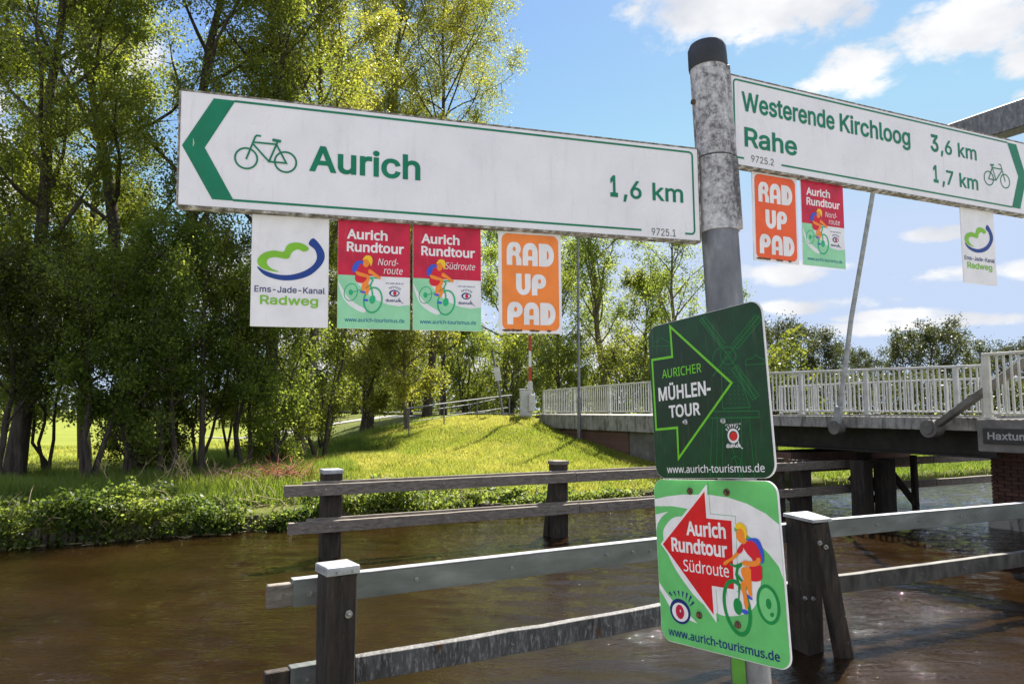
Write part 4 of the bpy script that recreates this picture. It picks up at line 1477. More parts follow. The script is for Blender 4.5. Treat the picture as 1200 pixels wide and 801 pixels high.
def wavy_rail(parent, p, q, ztop, h, th, mat, name, off=Vector(), amp=.006, seed=1):
    """a timber that is not quite straight"""
    o = parent.location; r = random.Random(seed)
    K = 16; d = (q - p).normalized(); side = Vector((d.y, -d.x, 0))
    vs, fs = [], []
    for k in range(K + 1):
        c = p.lerp(q, k / K) - o + off
        e = [r.uniform(-amp, amp) for _ in range(4)]
        z1, z0 = ztop + e[0], ztop - h + e[1]
        vs += [c + side * (th / 2 + e[2]) + V3(0, 0, z0), c + side * (th / 2 + e[2]) + V3(0, 0, z1), c - side * (th / 2 + e[3]) + V3(0, 0, z1), c - side * (th / 2 + e[3]) + V3(0, 0, z0)]
    fs = [(0, 1, 2, 3), (4 * K + 3, 4 * K + 2, 4 * K + 1, 4 * K)]
    for k in range(K):
        for j in range(4):
            fs.append((4 * k + j, 4 * k + 4 + j, 4 * k + 4 + (j + 1) % 4, 4 * k + (j + 1) % 4))
    mb = MB().add(vs, fs)
    return mb.build(name, M[mat], parent, bevel=.004)


E0 = A1 - d01 * .63
rail(nf, E0, A1 - d01 * .30, 1.150, .150, .06, 'rail', 'rail_end')
clad_off = sd * .012
rail(nf, A1 - d01 * .467, A2 + d01 * .1, 1.165, .172, .08, 'clad', 'upper_rail', bev=.004)
rail(nf, A2 + d23 * .02, A3, 1.165, .172, .08, 'clad', 'upper_rail', bev=.004)
for a, b in ((A1 - d01 * .467, A2 + d01 * .1), (A2 + d23 * .02, A3)):
    mb = MB(); o = nf.location
    mb.obox(a - o + V3(0, 0, 1.169), b - o + V3(0, 0, 1.169), .084, .006)
    mb.build('rail_capping', M['capmetal'], nf)
rail(nf, E0, A1 - d01 * .475, .600, .165, .07, 'tar', 'rail_end')
wavy_rail(nf, A1 - d01 * .47, A1 - d01 * .05, .610, .18, .08, 'clad', 'lower_rail', seed=8, amp=.002)
wavy_rail(nf, A1 - d01 * .03, A2 + d01 * .1, .600, .17, .08, 'rail_wet', 'lower_rail', seed=2)
wavy_rail(nf, A2 + d23 * .0, A3, .600, .17, .08, 'rail_shaded', 'lower_rail', seed=3, amp=.003)
for t, dz in ((.085, 0), (.25, .0), (.44, .01), (.50, .005), (.54, -.003), (.585, .005), (.80, 0)):
    p = A1.lerp(A2, t)
    screw(nf, p + V3(0, 0, 1.08 + dz) + sd * .041, sd, .015)
    screw(nf, p + V3(0, 0, .515 + dz) + sd * .043, sd, .010)
screw(nf, A1 - d01 * .36 + V3(0, 0, 1.07) + sd * .041, sd, .018)
screw(nf, A1 - d01 * .36 + V3(0, 0, .52) + sd * .043, sd, .012)
for t in (.19, .34, .50, .56, .8):
    p = A2.lerp(A3, t); screw(nf, p + V3(0, 0, 1.08) + sd2 * .041, sd2, .014)
    screw(nf, p + V3(0, 0, .515) + sd2 * .042, sd2, .010)
sq_post('post', nf, 2.83, 7.28, .225, -1.0, 1.25, TH + rad(3), 'tar')
mb = MB(); o = nf.location
mb.obox(V3(3.12, 7.10, -.12) - o, V3(2.86, 6.98, 1.245) - o, .10, .155, up=(1, .2, 0))
mb.build('brace', M['tar'], nf, bevel=.008)
mb = MB(); mb.add([Vector(p) - o for p in ((2.66, 7.33, 1.252), (2.77, 6.88, 1.252), (2.99, 6.98, 1.252), (2.96, 7.48, 1.252), (2.66, 7.33, 1.282), (2.77, 6.88, 1.282), (2.99, 6.98, 1.282), (2.96, 7.48, 1.282))],
                  [(3, 2, 1, 0), (4, 5, 6, 7), (0, 1, 5, 4), (1, 2, 6, 5), (2, 3, 7, 6), (3, 0, 4, 7)])
mb.build('post_cap', M['capmetal'], nf, bevel=.003)
bn = Vector((.3, -1, 0))
for p in ((2.84, 6.915, 1.07), (2.90, 6.93, 1.03)):
    screw(nf, p, bn, .022)
screw(nf, (2.84, 7.12, .52), bn, .02); screw(nf, (2.77, 7.13, .52), bn, .02)

# ------------------------------------------------------------------ far fender
PF = [V3(-2.78, 11.55) + UU * 4.13 * k for k in range(4)]
ff = empty('far_fender', loc=PF[0], label='far timber fender with two grey wooden rails in front of the grassy bank', cat='fender')
for k, p in enumerate(PF):
    side = .26 if k else .29
    tipx = (-.0, 0)
    sq_post('post', ff, p.x + VV.x * .12, p.y + VV.y * .12, side, -1.0, 1.33, TH, 'tar', 'rail' if k != 0 else 'capmetal', tip=tipx, captop=.03)
    if k in (1, 2):
        mb = MB(); o = ff.location
        q = p + VV * .35
        mb.obox(q - o + V3(0, 0, -.2) - UU * .10, q - o + V3(0, 0, 1.2) - VV * .14 - UU * .02, .16, .16, up=UU)
        mb.build('brace', M['tar'], ff, bevel=.01)
f0 = PF[0] - UU * .75 - VV * .10
f0b = PF[0] - UU * .68 - VV * .10
nseg = 4
for (zt, h) in ((1.155, .17), (.60, .17)):
    a = f0 if zt > 1 else f0b
    for k in range(nseg):
        p, q = a + UU * 5.1 * k, a + UU * (5.1 * (k + 1) - .012)
        wavy_rail(ff, p, q, zt, h, .10, 'rail', 'upper_rail' if zt > 1 else 'lower_rail', seed=20 + k, amp=.004)
        for t in (.12, .5, .88):
            screw(ff, p.lerp(q, t) + V3(0, 0, zt - .08) - VV * .05, -VV, .016)
    # thinner board lying on the back of the upper edge
    mb = MB(); o = ff.location
    mb.obox(a - o + UU * .28 + V3(0, 0, zt + .012) + VV * .07, a - o + UU * 9 + V3(0, 0, zt + .012) + VV * .07, .05, .05)
    mb.build('backing_board', M['rail'], ff, bevel=.004)

# piles carrying the bridge rest, in the water under the bridge
for k, (x, y, w, lab) in enumerate(((6.32, 16.3, .34, 'leftmost'), (7.62, 16.2, .33, 'middle'), (8.25, 16.45, .33, 'rightmost'))):
    pr = empty('bridge_pile', loc=V3(x, y, 0), label='thick dark timber pile under the bridge, %s of three' % lab, cat='pile', group='piles under the bridge')
    sq_post('pile', pr, x, y, w, -1.0, 1.19, TH + .1, 'tar')
    mb = MB(); mb.obox(V3(-.55 if k != 1 else .5, .5, .75), V3(.12, .35, .1), .09, .12, up=(0, 0, 1)); mb.build('strut', M['tar'], pr)

for k, (x, y) in enumerate(((9.15, 16.9), (5.75, 15.9))):
    pr = empty('bridge_pile', loc=V3(x, y, 0), label='thin dark upright under the bridge, ' + ('right of the three thick piles' if k == 0 else 'left of the three thick piles'), cat='pile')
    sq_post('pile', pr, x, y, .12, -1.0, 1.25, TH, 'tar')
    mb = MB(); mb.obox(V3(-.75, -.05, 1.15), V3(-.05, -.12, .15), .09, .13, up=(0, 0, 1)); mb.build('strut', M['tar'], pr)

# ================================================================== the bridge
def canal_box(mb, u0, u1, v0, v1, z0, z1, mi=0):
    return mb.box(u0, u1, v0, v1, z0, z1, mi)


def canal_empty(name, u, v, z, label, cat_, group=None):
    m_ = CANAL.copy(); p = W(u, v, z)
    m_ = Matrix.Translation(p) @ CANAL
    return empty(name, m_, label=label, cat=cat_, group=group)


BR = canal_empty('bascule_bridge', 0, 0, 0, 'small concrete edged bascule bridge over the canal, opening span and its far approach', 'bridge')
mb = MB(); canal_box(mb, 13.5, 13.78, 7.95, 16.9, 1.90, 2.145); mb.build('span_edge', M['conc'], BR, bevel=.01)
mb = MB(); canal_box(mb, 13.782, 18.0, 7.95, 16.9, 1.93, 2.08); mb.build('deck', M['asphalt'], BR)
mb = MB(); canal_box(mb, 18.002, 18.25, 7.95, 16.9, 1.90, 2.145); mb.build('span_edge', M['conc'], BR)
for k, u in enumerate((13.95, 15.2, 16.5, 17.8)):
    mb = MB(); canal_box(mb, u, u + .02, 8.0, 16.8, 1.44, 1.928); canal_box(mb, u - .12, u + .14, 8.0, 16.8, 1.40, 1.438); mb.build('girder', M['girder'], BR)
for v in (8.6, 11, 13.5, 16):
    mb = MB(); canal_box(mb, 13.98, 17.78, v, v + .1, 1.5, 1.9); mb.build('cross_beam', M['girder'], BR)
# rest block on piles, far side of the opening
mb = MB(); canal_box(mb, 13.75, 18.1, 12.55, 13.6, .80, 1.27); mb.build('rest_beam', M['brickwork'], BR)
# far approach
mb = MB(); canal_box(mb, 13.5, 18.25, 16.92, 24.25, 1.60, 2.10); mb.build('approach_slab', M['conc'], BR, bevel=.015)
mb = MB(); canal_box(mb, 13.62, 18.1, 18.8, 24.0, -.6, 1.598); mb.build('abutment_wall', M['brickwork'], BR)
mb = MB(); canal_box(mb, 13.66, 18.05, 16.95, 18.797, -.8, 1.598); mb.build('abutment_block', M['conc_d'], BR, bevel=.02)

# near pier with brick face
NPi = canal_empty('bridge_pier', 0, 0, 0, 'brick pier with overhanging concrete beam at the right edge, name board on it', 'pier')
mb = MB(); canal_box(mb, 12.4, 18.3, 2.0, 7.40, 1.60, 2.135); mb.build('beam', M['conc_d'], NPi, bevel=.015)
mb = MB(); canal_box(mb, 15.03, 18.0, 3.0, 8.72, .34, 1.598); mb.build('mortar_core', M['mortar'], NPi)
mb = MB(); canal_box(mb, 14.94, 18.1, 3.0, 8.80, -1.0, .335); mb.build('plinth', M['conc'], NPi, bevel=.02)
bk = MB(); bk.box(-.045, .045, -.118, .118, -.031, .031)
b0 = bk.build('brick', M['brick'], NPi, bevel=.003)
rb = random.Random(5)
first = True
for row in range(17):
    z = .378 + row * .0735
    for j in range(6):
        v = 8.60 - j * .252 - (.126 if row % 2 else 0)
        if first:
            b = b0; first = False
        else:
            b = bpy.data.objects.new('brick', b0.data); C.objects.link(b); b.parent = NPi
        b.location = (15.03 + rb.uniform(-.003, .003), v, z)
        b.scale = (1, 1 if not (row % 2 == 0 and j == 0) else 1, 1)
    if row % 2:
        b = bpy.data.objects.new('brick', b0.data); C.objects.link(b); b.parent = NPi
        b.location = (15.03, 8.662, z); b.scale = (1, .48, 1)
mb = MB(); canal_box(mb, 15.02, 15.1, 3.0, 7.2, .36, 1.59); mb.build('brick_wall_rest', M['brickwork'], NPi)
# name plaque
PQ = canal_empty('name_plaque', 12.4, 7.29, 1.74, 'black name board with grey letters Haxtum on the concrete beam', 'sign')
mb = MB(); mb.box(-.03, -.002, -.80, 0, 0, .245); mb.build('board', M['plaque'], PQ, bevel=.004)
# letters: local plane x -> -V, y -> up, facing -U
tm = MB(); text(tm, 'Haxtum', .075, .70, .065, .118, 0, bold=.022)
tv = [(-.0315, -x, y) for x, y, _ in tm.v]
me = bpy.data.meshes.new('name_lettering'); me.from_pydata(tv, [], tm.f); me.materials.append(M['plaque_txt']); link('name_lettering', me, PQ)


# railings
def railing(name, label, pts, u, mat, spacing=.115, post_at=(), tw=.06, bw=.028, post_w=.09, group=None, low=.07):
    """pts: list of (v, ztop, zbase)"""
    root = canal_empty(name, u, pts[0][0], 0, label, 'railing', group)
    v0 = pts[0][0]
    vs_ = [p[0] for p in pts][::-1]

    def zt(v): return float(np.interp(v, vs_, [p[1] for p in pts][::-1]))
    def zb(v): return float(np.interp(v, vs_, [p[2] for p in pts][::-1]))
    N_ = 14
    vv = np.linspace(pts[0][0], pts[-1][0], N_)
    for nm, f, w, h in (('top_rail', lambda v: zt(v) - .025, tw, .05), ('bottom_rail', lambda v: zb(v) + low, .04, .035)):
        mb = MB()
        rings = []
        for v in vv:
            z = f(v)
            rings += [(-w / 2, v - v0, z - h / 2), (w / 2, v - v0, z - h / 2), (w / 2, v - v0, z + h / 2), (-w / 2, v - v0, z + h / 2)]
        fs = [(0, 1, 2, 3), tuple(4 * N_ - 4 + i for i in (3, 2, 1, 0))]
        for k in range(N_ - 1):
            for j in range(4):
                fs.append((4 * k + j, 4 * k + 4 + j, 4 * k + 4 + (j + 1) % 4, 4 * k + (j + 1) % 4))
        mb.add(rings, fs); mb.build(nm, M[mat], root, bevel=.006)
    proto = None
    for v in post_at:
        h = zt(v) - .05 - zb(v)
        if proto is None:
            mb = MB(); mb.box(-.028, .028, -post_w / 2, post_w / 2, 0, 1); mb.box(-.06, .06, -post_w / 2 - .03, post_w / 2 + .03, -.0, .018)
            proto = mb.build('railing_post', M[mat], root); o = proto
        else:
            o = proto.copy(); C.objects.link(o); o.parent = root
        o.location = (0, v - v0, zb(v)); o.scale = (1, 1, h)
    proto = None
    n_ = int((pts[0][0] - pts[-1][0]) / spacing)
    r = random.Random(4)
    for k in range(1, n_):
        v = pts[0][0] - k * spacing
        if any(abs(v - p) < post_w / 2 + .03 for p in post_at):
            continue
        z0 = zb(v) + low + .017; h = zt(v) - .05 - z0
        if proto is None:
            mb = MB(); mb.box(-.012, .012, -bw / 2, bw / 2, 0, 1)
            proto = mb.build('baluster', M[mat], root); o = proto
        else:
            o = proto.copy(); C.objects.link(o); o.parent = root
        o.location = (0, v - v0, z0); o.scale = (1, 1, h)
        o.rotation_euler = (r.uniform(-.006, .006), 0, 0)
    return root


prof_ = [(24.1, 3.00, 2.105), (17.4, 3.12, 2.15), (12.8, 3.18, 2.19), (7.9, 3.10, 2.17)]
railing('bridge_railing', 'white baluster railing along the near edge of the bridge', prof_, 13.6, 'rail_white', spacing=.118,
        post_at=(24.07, 21.9, 19.75, 17.6, 15.4, 13.55, 12.05, 10.35, 8.45, 7.95))
railing('bridge_railing', 'white railing along the far edge of the bridge, seen through the near one', [(16.9, 3.02, 2.13), (12.8, 3.06, 2.17), (7.9, 3.02, 2.15)], 18.1, 'rail_white', spacing=.125,
        post_at=(16.85, 15.5, 13.5, 11.5, 9.6, 8.0))
railing('pier_railing', 'cream baluster railing above the name board at the right edge', [(7.30, 3.22, 2.15), (2.2, 3.22, 2.15)], 12.5, 'rail_cream', spacing=.112,
        post_at=(7.25, 5.2, 3.2), post_w=.12, tw=.07, bw=.032)

railing('pier_railing', 'far railing on the pier, seen through the cream one', [(7.6, 3.05, 2.15), (2.2, 3.05, 2.15)], 18.15, 'rail_cream', spacing=.125,
        post_at=(7.55, 5.4, 3.2), post_w=.1)

# lifting gear
LG_ = canal_empty('lifting_frame', 0, 0, 0, 'grey steel balance beam with hanging lift rod and slanting stay beside the bridge railing', 'lifting frame')
mb = MB(); mb.tube([(13.40, 10.93, 1.93), (13.42, 10.5, 4.2), (13.45, 9.78, 7.15)], [.055, .05, .045], 12); mb.build('lift_rod', M['capmetal'], LG_, sm=True)
mb = MB(); mb.tube([(13.30, 10.95, 1.90), (13.50, 10.95, 1.90)], .145, 20); mb.build('rod_bearing', M['conc_d'], LG_)
mb = MB(); mb.obox((13.38, 10.93, 1.95), (13.38, 10.86, 2.35), .10, .16, up=(0, 1, 0)); mb.build('rod_fork', M['capmetal'], LG_, bevel=.01)
mb = MB(); mb.tube([(13.22, 8.79, 1.93), (13.48, 8.79, 1.93)], .165, 22); mb.tube([(13.20, 8.79, 1.93), (13.22, 8.79, 1.93)], .10, 18); mb.build('stay_bearing', M['conc_d'], LG_)
mb = MB(); mb.obox((13.34, 8.72, 1.98), (13.34, 7.05, 3.12), .12, .17, up=(1, 0, 0)); mb.build('stay', M['conc_d'], LG_, bevel=.015)
mb = MB(); canal_box(mb, 13.25, 13.62, 2.0, 9.95, 7.09, 7.58); mb.build('balance_beam', M['galv'], LG_, bevel=.02)
mb = MB(); canal_box(mb, 13.2, 13.68, 5.2, 5.7, 2.14, 7.6); mb.build('column', M['galv'], LG_, bevel=.02)

# ================================================================== street furniture on the far bank
p = W(13.35, 21.2)
zb_ = float(terrain(13.35, 21.2)) - .1
lp_ = empty('street_lamp', loc=V3(p.x, p.y, zb_), label='tall slim grey street lamp in front of the bridge abutment', cat='street lamp')
mb = MB(); mb.tube([(0, 0, 0), (0, 0, 1.55)], .065, 14); mb.build('base_tube', M['galv'], lp_, sm=True)
mb = MB(); mb.tube([(0, 0, 1.55), (0, 0, 1.6), (0, 0, 8.25 - zb_)], [.06, .05, .036], 12); mb.build('pole', M['galv'], lp_, sm=True)
mb = MB(); mb.add([(-.1, -.12, 8.19 - zb_), (.62, -.09, 8.22 - zb_), (.62, .09, 8.22 - zb_), (-.1, .12, 8.19 - zb_), (-.05, -.09, 8.29 - zb_), (.58, -.06, 8.27 - zb_), (.58, .06, 8.27 - zb_), (-.05, .09, 8.29 - zb_)],
                  [(3, 2, 1, 0), (4, 5, 6, 7), (0, 1, 5, 4), (1, 2, 6, 5), (2, 3, 7, 6), (3, 0, 4, 7)])
mb.build('lamp_head', M['capmetal'], lp_, bevel=.01)

cb_ = canal_empty('control_cabinet', 13.45, 25.15, 1.90, 'light grey barrier control cabinet on top of the grassy mound', 'cabinet')
cb_.rotation_euler = (0, 0, rad(4))
mb = MB(); mb.box(-.27, .20, -.22, .22, 0, 1.12); mb.build('housing', M['cabinet'], cb_, bevel=.015)
mb = MB(); mb.box(-.29, .22, -.24, .24, 1.122, 1.17); mb.build('lid', M['cabinet'], cb_, bevel=.01)
mb = MB(); mb.box(.05, .30, -.33, -.223, .30, .95); mb.build('side_box', M['cabinet'], cb_, bevel=.02)
mb = MB(); mb.box(.02, .22, -.18, -.02, 1.172, 1.38); mb.tube([(.12, -.2, 1.38), (.12, .0, 1.38)], .09, 12); mb.build('mast_hinge', M['cabinet'], cb_, bevel=.01)
mb = MB(); mb.box(-.272, -.27, -.15, .15, .2, .95); mb.build('door', M['rail_grey'], cb_)
bm_ = empty('barrier_mast', loc=V3(*(W(13.55, 25.05, 0).xy), 3.30), label='raised red and white barrier mast standing upright on the grey cabinet', cat='barrier')
for k in range(9):
    mb = MB(); z0 = k * .62; mb.box(-.055 + .002 * k, .055 - .002 * k, -.03, .03, z0, z0 + .618); mb.build('stripe', M['mast_red' if k % 2 == 0 else 'mast_white'], bm_)

lp2 = empty('leaning_sign_post', loc=V3(-.33, 30.0, float(terrain(*at_plane_uv(-.33, 30.0))) - .05), label='thin grey leaning post with a small white plate behind the handrail', cat='sign post')
mb = MB(); mb.tube([(0, 0, 0), (-.47, 0, 2.75)], .045, 10); mb.build('pole', M['rail_grey'], lp2, sm=True)
mb = MB(); mb.obox((-.22, -.06, 1.55), (-.31, -.06, 2.10), .26, .012, up=(0, -1, 0)); mb.build('plate', M['rail_white'], lp2)

# handrails up the mound
def handrail(name, label, posts, two=True):
    root = empty(name, loc=V3(*posts[0]), label=label, cat='handrail')
    o = root.location
    tops = []
    for x, y, z in posts:
        zg = float(terrain(*at_plane_uv(x, y))) - .1
        mb = MB(); mb.tube([V3(x, y, zg) - o, V3(x, y, z) - o], .024, 10); mb.build('handrail_post', M['rail_grey'], root, sm=True)
        tops.append(V3(x, y, z) - o)
    d0 = (tops[0] - tops[1]).normalized() * .12; d1 = (tops[-1] - tops[-2]).normalized() * .15
    mb = MB(); mb.tube([tops[0] + d0] + tops + [tops[-1] + d1], .028, 12); mb.build('top_rail', M['rail_grey'], root, sm=True)
    mb = MB(); mb.tube([t - V3(0, 0, .50) for t in tops], .016, 8); mb.build('middle_rail', M['rail_grey'], root, sm=True)


handrail('handrail', 'grey tubular handrail climbing the grassy mound beside the path', [(-3.70, 26.5, 2.32), (-2.58, 28.0, 2.50), (-1.40, 29.6, 2.68), (-.11, 31.0, 2.86)])
handrail('handrail', 'farther short grey handrail behind the first one', [(-3.3, 33.5, 2.3), (-2.0, 35.0, 2.5), (-.9, 36.5, 2.75)])

# ================================================================== bank edge
mb = MB(); r = random.Random(9)
u = -14.
while u < 13.3:
    w = r.uniform(.07, .13); h = r.uniform(.16, .30)
    dv = r.uniform(-.03, .03)
    p0, p1 = W(u, 14.9 + dv), W(u + w, 14.9 + dv)
    mb.obox(W(u + w / 2, 14.88 + dv, -.6), W(u + w / 2 + r.uniform(-.02, .02), 14.9 + dv, h), .1, w * .95, up=UU)
    u += w + r.uniform(.005, .05)
tag(mb.build('bank_stakes', M['stake']), label='row of short dark wooden stakes holding the far bank at the waterline', cat='bank stakes', kind='stuff')
mb = MB()
for k in range(90):
    u = r.uniform(-4, 5); v = 14.78 - abs(r.gauss(0, .1)); a = r.random() * 6
    p = W(u, v, .012); mb.tube([p, p + V3(math.cos(a) * .2, math.sin(a) * .2, r.uniform(0, .02))], .008, 4)
for k in range(60):
    u = 9 + r.uniform(-1.5, 1.8); v = 14.72 - abs(r.gauss(0, .12)); a = TH + r.gauss(0, .4)
    p = W(u, v, .012); mb.tube([p, p + V3(math.cos(a) * .25, math.sin(a) * .25, r.uniform(0, .02))], .01, 4)
tag(mb.build('floating_straw', M['debris']), label='pale straw and bits of wood drifting along the far bank', cat='debris', kind='stuff')

# ================================================================== trees
def X_(px_, Y):
    return (px_ - 600) / 860 * Y


BT = 'big trees on the far bank'
make_tree('tall_tree', 'tall dark tree at the left edge of the frame, leaning trunk beside the canal', 'tree', X_(22, 17.5), 17.5, 17, 0.216, .18, 3.6, 32, 83460, 0.090, 31, 'leaf_mid', spread=.26, lean=(.6, 0), droop=.03)
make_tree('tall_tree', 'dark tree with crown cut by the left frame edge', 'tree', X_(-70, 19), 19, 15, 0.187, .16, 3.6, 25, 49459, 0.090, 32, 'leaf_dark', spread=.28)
make_tree('tall_tree', 'thick double stemmed dark tree left of the long arrow sign', 'tree', X_(182, 19.5), 19.5, 18, 0.259, .2, 3.8, 37, 92736, 0.090, 33, 'leaf_mid', stems=2, spread=.27, droop=.03)
make_tree('tall_tree', 'dark tree between the leftmost tree and the double stemmed one, farther back', 'tree', X_(105, 24), 24, 17, 0.180, .2, 3.6, 30, 61824, 0.095, 34, 'leaf_mid', spread=.3)
make_tree('tall_tree', 'twin trunk tree standing below the white heart emblem plate', 'tree', X_(322, 21), 21, 17, 0.216, .25, 3.6, 32, 74186, 0.090, 35, 'leaf_mid', spread=.27, lean=(-.4, 0), droop=.02)
make_tree('tall_tree', 'yellow green tree with pale trunk right of the twin trunk tree', 'tree', X_(350, 22.5), 22.5, 18, .19, .26, 4.2, 38, 84000, 0.090, 36, 'leaf_yellow', bark='bark_pale', spread=.28, lean=(.5, 0), up=.7, droop=.02)
make_tree('tall_tree', 'bright yellow green tree whose crown shows above the middle of the long sign', 'tree', X_(432, 33), 33, 24, .24, .22, 6.0, 42, 117600, 0.102, 38, 'leaf_yellow', spread=.30, lean=(1.4, 0), up=.75, droop=.02)
make_tree('tall_tree', 'airy yellow green tree at the right end of the tall tree row', 'tree', X_(500, 33), 33, 21, .20, .34, 5.0, 36, 69440, 0.102, 37, 'leaf_yellow', spread=.30, lean=(.9, 0), up=.6, droop=.02)
make_tree('thin_tree', 'thin straight young tree with dark stem in front of the meadow', 'tree', X_(240, 18), 18, 10, .075, .35, 1.5, 16, 4500, .09, 39, 'leaf_mid', spread=.22, wander=.12)
make_tree('small_tree', 'small many stemmed tree with forked low branches at the water side left', 'tree', X_(108, 16.5), 16.5, 5.6, .075, .30, 1.9, 24, 17000, .085, 40, 'leaf_fresh', stems=3, spread=.22, droop=.03)
make_tree('small_tree', 'leafy sunlit small tree under the double stemmed one', 'tree', X_(195, 17.5), 17.5, 5.8, .08, .22, 2.0, 24, 22100, .085, 41, 'leaf_fresh', stems=2, spread=.26)
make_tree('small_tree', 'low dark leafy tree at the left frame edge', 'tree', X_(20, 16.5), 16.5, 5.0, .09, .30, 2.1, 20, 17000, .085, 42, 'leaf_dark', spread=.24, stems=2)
make_tree('small_tree', 'slender leafy tree just left of the heart emblem plate', 'tree', X_(288, 19), 19, 5.6, .06, .25, 1.6, 20, 14450, .085, 43, 'leaf_fresh', spread=.22, stems=3)
make_tree('small_tree', 'leafy small tree hanging over the mound behind the red plates', 'tree', X_(378, 23), 23, 5.6, .07, .2, 1.6, 18, 12750, .085, 44, 'leaf_mid', spread=.22, stems=2, droop=.04)
make_tree('bushy_tree', 'bushy dark shrub at the foot of the double stemmed tree', 'shrub', X_(180, 18.6), 18.6, 2.6, .06, .05, 1.0, 16, 10200, .08, 45, 'leaf_dark', spread=.2, stems=4)
make_tree('bushy_tree', 'dark shrub between the trunks below the heart emblem plate', 'shrub', X_(335, 21), 21, 2.6, .06, .05, 1.1, 16, 10200, .08, 46, 'leaf_mid', spread=.2, stems=4)
for pxx, Y, H, n_, sd_, mt, lab in ((60, 18, 4.6, 15000, 61, 'leaf_fresh', 'leafy bush tree between the leftmost trunk and the many stemmed tree'), (150, 17, 4.4, 17000, 62, 'leaf_fresh', 'bright leafy bush tree right of the many stemmed tree'),
                                    (235, 19, 4.6, 15000, 63, 'leaf_mid', 'leafy bush tree around the thin dark stem'), (325, 19.5, 4.8, 15000, 64, 'leaf_fresh', 'leafy bush tree in front of the twin trunks'), (275, 23, 5.5, 14000, 65, 'leaf_mid', 'leafy bush tree behind the thin dark stem'),
                                    (0, 20, 6.5, 14000, 66, 'leaf_mid', 'bush tree filling the left edge behind the leaning trunk'), (380, 26, 6, 16000, 67, 'leaf_yellow', 'yellow green bush tree at the left foot of the mound')):
    make_tree('small_tree', lab, 'tree', X_(pxx, Y), Y, H, .05, (.24 if pxx in (60, 235, 275) else .08), 1.8, 22, n_, .085, sd_, mt, spread=.2, stems=3)
make_tree('mid_tree', 'yellow leaved young tree with slender stem below the orange plate', 'tree', X_(478, 29), 29, 8.2, .10, .12, 2.6, 26, 34000, 0.104, 47, 'leaf_yellow', spread=.26, up=.35, bark='bark_pale', droop=.03)
make_tree('mid_tree', 'yellow leaved tree behind the two red plates', 'tree', X_(425, 31), 31, 8.6, .12, .08, 3.0, 24, 29750, 0.114, 48, 'leaf_yellow', spread=.28, up=.4)
make_tree('mid_tree', 'fresh green tree behind the left end of the handrail', 'tree', X_(520, 38), 38, 12.5, .16, .22, 3.4, 26, 31875, 0.133, 49, 'leaf_fresh', spread=.32)
make_tree('mid_tree', 'fresh green tree behind the control cabinet', 'tree', X_(592, 44), 44, 14.0, .18, .2, 4.0, 26, 31875, 0.133, 50, 'leaf_fresh', spread=.34)
make_tree('mid_tree', 'sparse budding tree with brown trunk right of the street lamp', 'tree', X_(708, 42), 42, 13.5, .26, .34, 4.2, 26, 15937, 0.142, 51, 'leaf_fresh', spread=.30, bark='bark_pale', up=.9)
make_tree('mid_tree', 'sparse budding tree behind the signpost left side', 'tree', X_(795, 43), 43, 13.2, .20, .25, 3.8, 24, 13812, 0.142, 52, 'leaf_fresh', spread=.32, bark='bark_pale', up=.8)
make_tree('mid_tree', 'green tree between street lamp and orange plate, behind the bridge railing', 'tree', X_(655, 50), 50, 12, .2, .2, 3.8, 24, 25500, 0.152, 53, 'leaf_mid', spread=.36)
make_tree('mid_tree', 'green tree behind the bridge railing next to the dark green plate', 'tree', X_(760, 54), 54, 11, .2, .18, 4.0, 22, 23375, 0.162, 54, 'leaf_mid', spread=.36)
make_tree('mid_tree', 'loose tree on the slope end behind the signpost', 'tree', X_(860, 56), 56, 10, .2, .18, 3.4, 20, 14875, 0.162, 55, 'leaf_fresh', spread=.36)
for i, (pxx, Y, H, n_, mt, lab) in enumerate(((600, 36, 3.4, 6500, 'leaf_mid', 'shrub behind the left end of the bridge railing'), (660, 38, 3.8, 7000, 'leaf_mid', 'shrub behind the railing, right of the control cabinet'),
                                              (725, 38, 3.5, 7000, 'leaf_dark', 'shrub behind the railing under the sparse brown trunk'), (785, 40, 3.7, 6500, 'leaf_dark', 'shrub behind the railing next to the dark green plate'),
                                              (545, 42, 4.0, 7500, 'leaf_mid', 'shrub mass behind the leaning sign post'), (480, 46, 4.2, 7500, 'leaf_dark', 'dark shrub behind the slender yellow tree'), (415, 48, 4.4, 7500, 'leaf_dark', 'dark shrub beyond the grey path'), (860, 42, 3.4, 5000, 'leaf_dark', 'shrub behind the signpost and railing'),
                                              (450, 58, 8, 8000, 'leaf_mid', 'broad green bush tree beyond the path'), (560, 60, 8, 8000, 'leaf_mid', 'broad green bush tree far behind the cabinet'))):
    make_tree('shrub', lab, 'shrub', X_(pxx, Y), Y, H, .08, .03, 2.3 if H < 5 else 3.6, 18, n_, .13, 70 + i, mt, spread=.34, stems=4, group='shrubs behind the mound')

